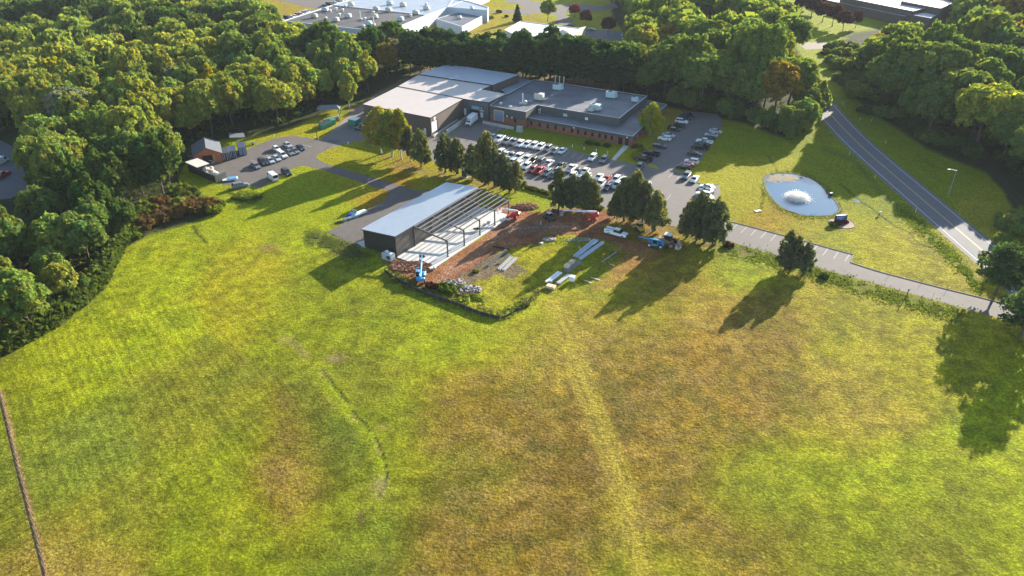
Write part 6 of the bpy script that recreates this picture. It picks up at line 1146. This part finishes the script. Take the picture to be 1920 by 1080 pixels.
def rank(name,pl,wd,n,hh,cs,lab,lab_h=.35,seed=1):
    """rank long grass: upright cards scattered along a strip"""
    g=np.random.default_rng(seed); sg=[math.dist(a,b) for a,b in zip(pl[:-1],pl[1:])]; tot=sum(sg); cen=[]
    for (a,b),l in zip(zip(pl[:-1],pl[1:]),sg):
        for k in range(int(n*l/tot)):
            t_=g.random(); u=a[0]+(b[0]-a[0])*t_+g.normal()*wd*.5; v=a[1]+(b[1]-a[1])*t_+g.normal()*wd*.5
            if float(vnoise(np.array([u]),np.array([v]),9,3)[0])<.28: continue
            p=P(u,v); cen.append((p.x,p.y,hh*g.uniform(.15,.5)))
    cen=np.array(cen); nn=g.normal(size=cen.shape); nn[:,2]=np.abs(nn[:,2])*.5+.2; nn/=np.linalg.norm(nn,axis=1)[:,None]
    c=np.array([LC[k] for k in g.choice(cs,len(cen))])*g.uniform(.7,1.3,(len(cen),1)); o=bpy.data.objects.new(name,crown_mesh(name,cards(cen,nn,g.uniform(.5,1.1,len(cen))*hh,g),c,LEAFS)); C.objects.link(o); return tag(o,lab,'long grass',None,'stuff')
rank('long_grass',[(1365,466),(1440,486),(1530,515),(1620,541),(1700,565),(1800,592)],15,7500,.26,['bush','g','m','cedy'],'rank dark grass in the ditch below the driveway',seed=1)
rank('long_grass',[(1690,395),(1730,430),(1775,470),(1810,510),(1838,545)],12,3600,.28,['g','m','bush'],'rank grass in the ditch beside the sunlit road',seed=2)
rank('long_grass',[(580,444),(610,452),(650,466),(680,478)],14,5200,.24,['cedy','ced','g'],'long unmown grass at the foot of the asphalt pad',seed=3)
rank('long_grass',[(728,508),(760,530),(800,550),(850,566),(900,582),(936,594),(960,583),(990,563),(1010,548)],10,4200,.28,['cedy','ced','y','g'],'long pale grass inside the silt fence',seed=4)
rank('long_grass',[(820,540),(850,548),(880,556),(900,560)],10,1800,.5,['bush','y','m'],'weeds around the rubble heaps',seed=5)
rank('long_grass',[(1020,440),(1060,452),(1100,456),(1125,500),(1155,470)],14,1200,.25,['y','m'],'tufts of grass around the blue beams',seed=6)
rank('long_grass',[(430,355),(455,366),(490,366),(480,376),(445,374)],7,1600,.34,['bush','m'],'tall growth on the mound below the grey SUV',seed=7)
rank('long_grass',[(1425,398),(1432,372),(1430,345),(1440,326),(1480,321),(1520,330),(1550,352),(1572,376),(1576,396),(1560,408),(1500,408),(1460,392),(1432,360)],5,1700,.24,['m','bush','cedy'],'grass fringe around the pond',seed=9)
# bushes and small trees right of the main road
for i in range(46):
    x=rng.uniform(1540,1640); y=rng.uniform(95,185)
    if x<1545+(y-95)*.55: x=1550+(y-95)*.62+rng.uniform(0,25)
    t=plant('shrub','h%d'%(i%2),x,y,i,rng.uniform(1.5,2.3),rng.choice(['g','m','g','bush']),'green bush in the thicket','bush','thicket right of the far main road'); LOC.append((t,'green bush in the thicket',x,y))
for i in range(60):
    t_=rng.random(); x=1600+250*t_+rng.uniform(5,60); y=190+110*t_+rng.uniform(-30,22); t=plant('shrub','h%d'%(i%2),x,y,i,rng.uniform(1.2,1.9),rng.choice(['d','g','d']),'dark bush in the scrub','bush','shaded scrub right of the road'); LOC.append((t,'dark bush in the scrub',x,y))
for i,(x,y,s) in enumerate([(1897,425,1.9),(1912,440,1.6),(1925,420,2.0),(1905,475,1.4),(1880,455,1.0),(1925,470,1.5)]): plant('shrub','h%d'%(i%2),x,y,i,s,'m',ORD[i]+' sunlit green bush at the right edge, counted from the road','bush','sunlit bushes at the right edge')
# ---- woodlands
def px_in(p,pl):
    u,v=topx(p[0],p[1]); return inpoly(np.array([u]),np.array([v]),pl)[0]
def scatter(pl,sp,seed,ymax=620,xr=(-420,420)):
    r=random.Random(seed); out=[]; y=95; row=0
    while y<ymax:
        x=xr[0]+(row%2)*sp/2
        while x<xr[1]:
            q=(x+r.uniform(-.32,.32)*sp,y+r.uniform(-.32,.32)*sp)
            if q[1]>95 and px_in(q,pl): out.append(q)
            x+=sp
        y+=sp*.87; row+=1
    return out
def clear(q,r0=5.5):
    u,v=topx(*q)
    if inpoly(np.array([float(u)]),np.array([float(v)]),[(150,-5),(210,16),(270,4),(290,-40),(110,-40)])[0]: return False
    if 345<u<500 and 262<v<312: return False
    if u<80 and 255<v<458: return False
    if 1545<u<1800 and v<100 and v>-60: return False
    if abs(q[0]-(cxl(q[1])+4))<11 and 60<q[1]<430: return False
    return True
cand=[]
LWI=[(-500,1060),(-60,757),(-6,684),(60,640),(108,606),(160,568),(200,528),(215,488),(226,450),(262,425),(300,405),(335,375),(335,338),(350,300),(395,262),(450,250),(520,240),(580,217),(620,196),(660,186),(690,168),(728,148),(755,132),(745,118),(700,108),(610,102),(545,82),(500,56),(488,25),(480,-10),(300,-90),(-900,-90),(-900,800)]
RWI=[(1170,168),(1215,188),(1262,196),(1330,210),(1400,224),(1448,243),(1478,252),(1508,234),(1522,214),(1522,185),(1508,145),(1486,105),(1462,75),(1432,40),(1410,0),(1400,-90),(1130,-90),(1155,0),(1165,40),(1198,75),(1190,105),(1165,125)]
EWI=[(1625,125),(1622,165),(1652,212),(1705,247),(1790,272),(1850,300),(1885,345),(1930,385),(1990,410),(2200,440),(2700,490),(2700,-90),(1800,-90),(1790,35),(1740,52),(1680,60),(1615,66),(1590,90),(1600,112)]
for z_,pl_,sd in (('L',LWI,1),('R',RWI,2),('E',EWI,3)):
    for q in scatter(pl_,{'L':9.6,'R':11.0,'E':13.0}[z_],sd):
        if clear(q):
            u,v=topx(*q); cand.append((math.hypot(q[0],q[1]),z_,q,float(u),float(v)))
cand.sort(key=lambda c:c[0]); nI=0; far=[]
def wood_col(z_,q,r):
    n=float(fbm(np.array([q[0]]),np.array([q[1]]),34,2,77)[0])+r.uniform(-.09,.09)
    if z_=='L': return 'y' if n>.60 else('m' if n>.45 else('g' if n>.36 else 'd')) if r.random()>.05 else r.choice(['o','yy','gr'])
    if z_=='R': return ('m' if n>.5 else 'g') if r.random()>.09 else r.choice(['o','y','y'])
    return ('g' if n>.42 else 'm') if r.random()>.06 else r.choice(['o','y'])
wr=random.Random(9); WL={'L':'left of the field and the left lot','R':'between the pine row and the main road','E':'right of the main road'}
CN={'g':'green','m':'mid green','d':'dark green','y':'yellow green','o':'orange tinged','yy':'bright yellow','gr':'grey green'}
for (dd,z_,q,u,v) in cand:
    c=wood_col(z_,q,wr); s=wr.choice([wr.uniform(.62,.85),wr.uniform(.85,1.1),wr.uniform(.95,1.25)])*{'L':1.04,'R':1.08 if (v>120 and u<1500) else .92,'E':(1.25 if u<1840 else .9) if v>170 else 1.05}[z_]; key=('g%d'%wr.randrange(4)) if z_!='L' else 'b%d'%wr.choice([0,1,2,3,4,5] if v>420 else [0,1,1,4,4,3,2]); rz=wr.uniform(0,6.28)
    # lower trees along the open edges
    infr=-40<u<1960 and v>-10
    if z_=='L' and pdist(np.array([u]),np.array([v]),[(0,672),(110,596),(195,520),(226,450),(300,405)])[0]<26: s*=.80
    if z_=='R' and u>1500: s*=.9
    if z_=='E' and 1545<u<1800 and v<150: s*=.62
    if u<110 and v<540 and v>400: s*=.8
    if u<40 and v<470 and v>262: s*=.7
    if infr and nI<262:
        nI+=1; t=plant('broadleaf_tree',key,Vector((q[0],q[1],0)),0,rz,s,c,CN[c]+' tree','broadleaf tree','%s trees in the woods %s'%(CN[c],WL[z_]),sz=wr.uniform(.9,1.1)); uu_,vv_=topx(q[0],q[1],10); LOC.append((t,CN[c]+' tree',float(uu_),float(vv_)))
    else: far.append((q,s*(1.42 if z_!='L' else 1),c,wr.randrange(3)))
# special crowns standing out in the wood edge
for i,(x,y,k,s,c,l) in enumerate([(322,318,'b5',.62,'yy','bright yellow small tree beside the storage bay'),(298,345,'b5',.6,'y','yellow green tree at the wood tip behind the rusty bushes'),(262,352,'b0',.6,'m','pale green tree at the wood tip left of the yellow one'),(238,378,'b2',.62,'y','yellow leaved tree in the scrub at the wood tip'),(335,300,'b5',.5,'m','small green tree against the brick garage'),(655,203,'a1',1.1,'y','tall thin yellow green tree at the wood edge near the warehouse'),(690,172,'b4',.95,'y','olive yellow tree beside the back of the warehouse'),(728,148,'b1',.95,'o','golden tree at the end of the pine row'),(1503,247,'b0',.80,'m','sunlit tree at the lawn corner beside the main road'),(1480,255,'b2',.8,'g','tree with a pale forked trunk above the pond lawn')]):
    plant('broadleaf_tree',k,x,y,i,s,c,l,'broadleaf tree')
# low branched edge trees that close the wood fronts
proto('e0',71,8.5,4.4,'shrub',6500,.46,BARK,200,r0=.16,multi=2,limbs=5); proto('e1',72,7.5,4.0,'shrub',5800,.44,BARK,180,r0=.15,multi=2,limbs=5)
EDG=[(1272,200),(1300,207),(1328,213),(1356,218),(1384,225),(1410,233),(1434,243),(1456,252),(1478,258),(1497,250),(1512,238),(1524,222),(1529,203),(1524,184)]
for i,(x,y) in enumerate(EDG): plant('broadleaf_tree','e%d'%(i%2),x,y-3,i*1.9,rng.uniform(.8,1.2)*(1.25 if i>8 else 1),rng.choice(['g','d','g']) if i<9 else rng.choice(['m','y','m']),'%s low edge tree from the left along the lawn front of the middle woods'%ORD[i],'broadleaf tree','low edge trees of the middle woods')
EDL=[(-20,678),(18,658),(52,638),(84,618),(112,598),(140,576),(165,556),(188,532),(203,505),(218,478),(228,455),(244,436)]
for i,(x,y) in enumerate(EDL): plant('broadleaf_tree','e%d'%(i%2),x-8,y-6,i*1.9,rng.uniform(.5,.8),rng.choice(['g','m','g','d']),'%s low edge tree from the left where the left wood meets the field'%ORD[i],'broadleaf tree','low edge trees of the left wood')
# the rest of the woods as one mass
LP=[]
for sd in range(3):
    r=random.Random(100+sd); g=np.random.default_rng(100+sd); LP.append(lobes_crown(g,broad_lobes(r,15,5.9,sd%2+ (0 if sd<2 else 2)),1300,1.15,110,tilt=.6))
Q=[];CC=[]; g=np.random.default_rng(5)
for (q,s,c,k) in far:
    a=g.uniform(0,6.28); ca,sa=math.cos(a),math.sin(a); M_=np.array([[ca,-sa,0],[sa,ca,0],[0,0,g.uniform(.9,1.1)]])*s
    n_=len(LP[k][0]); keep=slice(None) if abs(q[0])<.62*q[1]+60 else slice(0,n_,3)
    Q.append(LP[k][0][keep]@M_.T+np.array([q[0],q[1],0])); CC.append(LP[k][1][keep]*np.array(LC[c])*g.uniform(.88,1.12))
Q=np.concatenate(Q); CC=np.concatenate(CC); me=crown_mesh('woodland',Q,CC,LEAFS); o=bpy.data.objects.new('woodland',me); C.objects.link(o)
tag(o,'far green mass of the broadleaf woods behind the nearer trees','woods',None,'stuff'); print('individual',nI,'far',len(far),'quads',len(Q))
# undergrowth inside the near wood edges
g=np.random.default_rng(8); pts=[]
for (dd,z_,q,u,v) in cand[:700]:
    for k in range(5): pts.append((q[0]+g.uniform(-5,5),q[1]+g.uniform(-5,5),g.uniform(.3,2.6)))
pts=[p for p in pts if clear(p[:2]) ]
ED=[(-60,755),(0,674),(60,640),(112,605),(165,566),(203,528),(220,495),(236,463)]
for (xa,ya),(xb,yb) in zip(ED[:-1],ED[1:]):
    for k in range(260): t_=g.random(); p=P(xa+(xb-xa)*t_-g.uniform(0,16),ya+(yb-ya)*t_-g.uniform(0,10)); pts.append((p.x,p.y,g.uniform(.2,2.4)))
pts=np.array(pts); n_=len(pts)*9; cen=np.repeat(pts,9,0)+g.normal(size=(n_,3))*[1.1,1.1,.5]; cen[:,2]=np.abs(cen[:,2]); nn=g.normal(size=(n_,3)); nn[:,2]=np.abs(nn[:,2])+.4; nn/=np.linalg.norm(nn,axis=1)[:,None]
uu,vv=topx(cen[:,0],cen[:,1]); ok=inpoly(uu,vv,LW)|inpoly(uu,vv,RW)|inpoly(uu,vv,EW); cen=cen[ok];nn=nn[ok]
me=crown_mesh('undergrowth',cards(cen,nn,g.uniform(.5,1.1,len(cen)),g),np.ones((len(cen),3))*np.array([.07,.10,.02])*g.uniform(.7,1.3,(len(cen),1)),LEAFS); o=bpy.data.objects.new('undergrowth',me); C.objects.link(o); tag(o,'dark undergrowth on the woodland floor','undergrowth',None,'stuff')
# ================================================================ HAZE
hb=MB(); hb.box(0,400,47,2400,2000,97); hm=bpy.data.materials.new('haze_air'); hm.use_nodes=True; N=hm.node_tree.nodes; N.remove(N['Principled BSDF']); v=N.new('ShaderNodeVolumePrincipled'); v.inputs['Color'].default_value=(.80,.88,1,1); v.inputs['Density'].default_value=.00005; v.inputs['Anisotropy'].default_value=.1; hm.node_tree.links.new(v.outputs[0],N['Material Output'].inputs['Volume'])
hz=hb.build('haze',hm); tag(hz,kind='stuff'); hz['label']='thin pale blue morning haze'; sc.cycles.volume_bounces=0
# ================================================================ LABELS of the woods, by the nearest landmark
ONES=['first','second','third','fourth','fifth','sixth','seventh','eighth','ninth','tenth','eleventh','twelfth','thirteenth','fourteenth','fifteenth','sixteenth','seventeenth','eighteenth','nineteenth']
def ordw(n):
    if n<19: return ONES[n]
    n+=1; t,o=divmod(n,10); T={2:'twent',3:'thirt',4:'fort',5:'fift',6:'sixt'}[t]
    return T+('ieth' if o==0 else 'y '+ONES[o-1])
LAND=[(10,310,'the left edge road'),(148,215,'the silvery grey tree'),(385,285,'the brick garage'),(455,275,'the blue containers'),(545,240,'the left lot'),(618,205,'the grey pavilion'),(640,90,'the factory yard'),(525,45,'the factory left end'),(210,12,'the pale top clearing'),(120,600,'the lower wood edge'),(320,400,'the rusty bushes'),(5,5,'the upper left corner'),(225,500,'the wood corner'),(330,120,'the mid left woods'),(400,30,'the top left woods'),
(1310,200,'the east lot top'),(1140,67,'the dark purple tree'),(1480,255,'the pond lawn corner'),(1530,150,'the hidden road bend'),(1425,20,'the far upper lawn'),(1245,60,'the pine row end'),
(1590,120,'the roadside thicket'),(1777,320,'the street lamp'),(1690,50,'the brown building'),(1910,400,'the low right edge'),(1915,5,'the upper right corner'),(1750,160,'the mid right woods'),(1650,210,'the shaded road verge'),(1880,200,'the right wood edge')]
buck={}
for (o,pre,u,v) in LOC:
    k=min(range(len(LAND)),key=lambda i:math.hypot(LAND[i][0]-u,LAND[i][1]-v)); dx,dy=u-LAND[k][0],v-LAND[k][1]
    d_='to the right' if abs(dx)>abs(dy)*1.6 and dx>0 else 'to the left' if abs(dx)>abs(dy)*1.6 else 'upwards' if dy<0 else 'downwards'
    buck.setdefault((pre,k,d_),[]).append((math.hypot(dx,dy),o))
for (pre,k,d_),l in buck.items():
    for i,(_,o) in enumerate(sorted(l,key=lambda t:t[0])): o['label']='%s, %s one out from %s %s'%(pre,ordw(i) if len(l)>1 else 'only',LAND[k][2],d_) if len(l)>1 else '%s, the one %s from %s'%(pre,d_ if 'to' not in d_ else d_[3:],LAND[k][2])
for o in C.objects:
    if 'label' in o and len(o['label'].split())>16: print('LONG',o.name,o['label'])
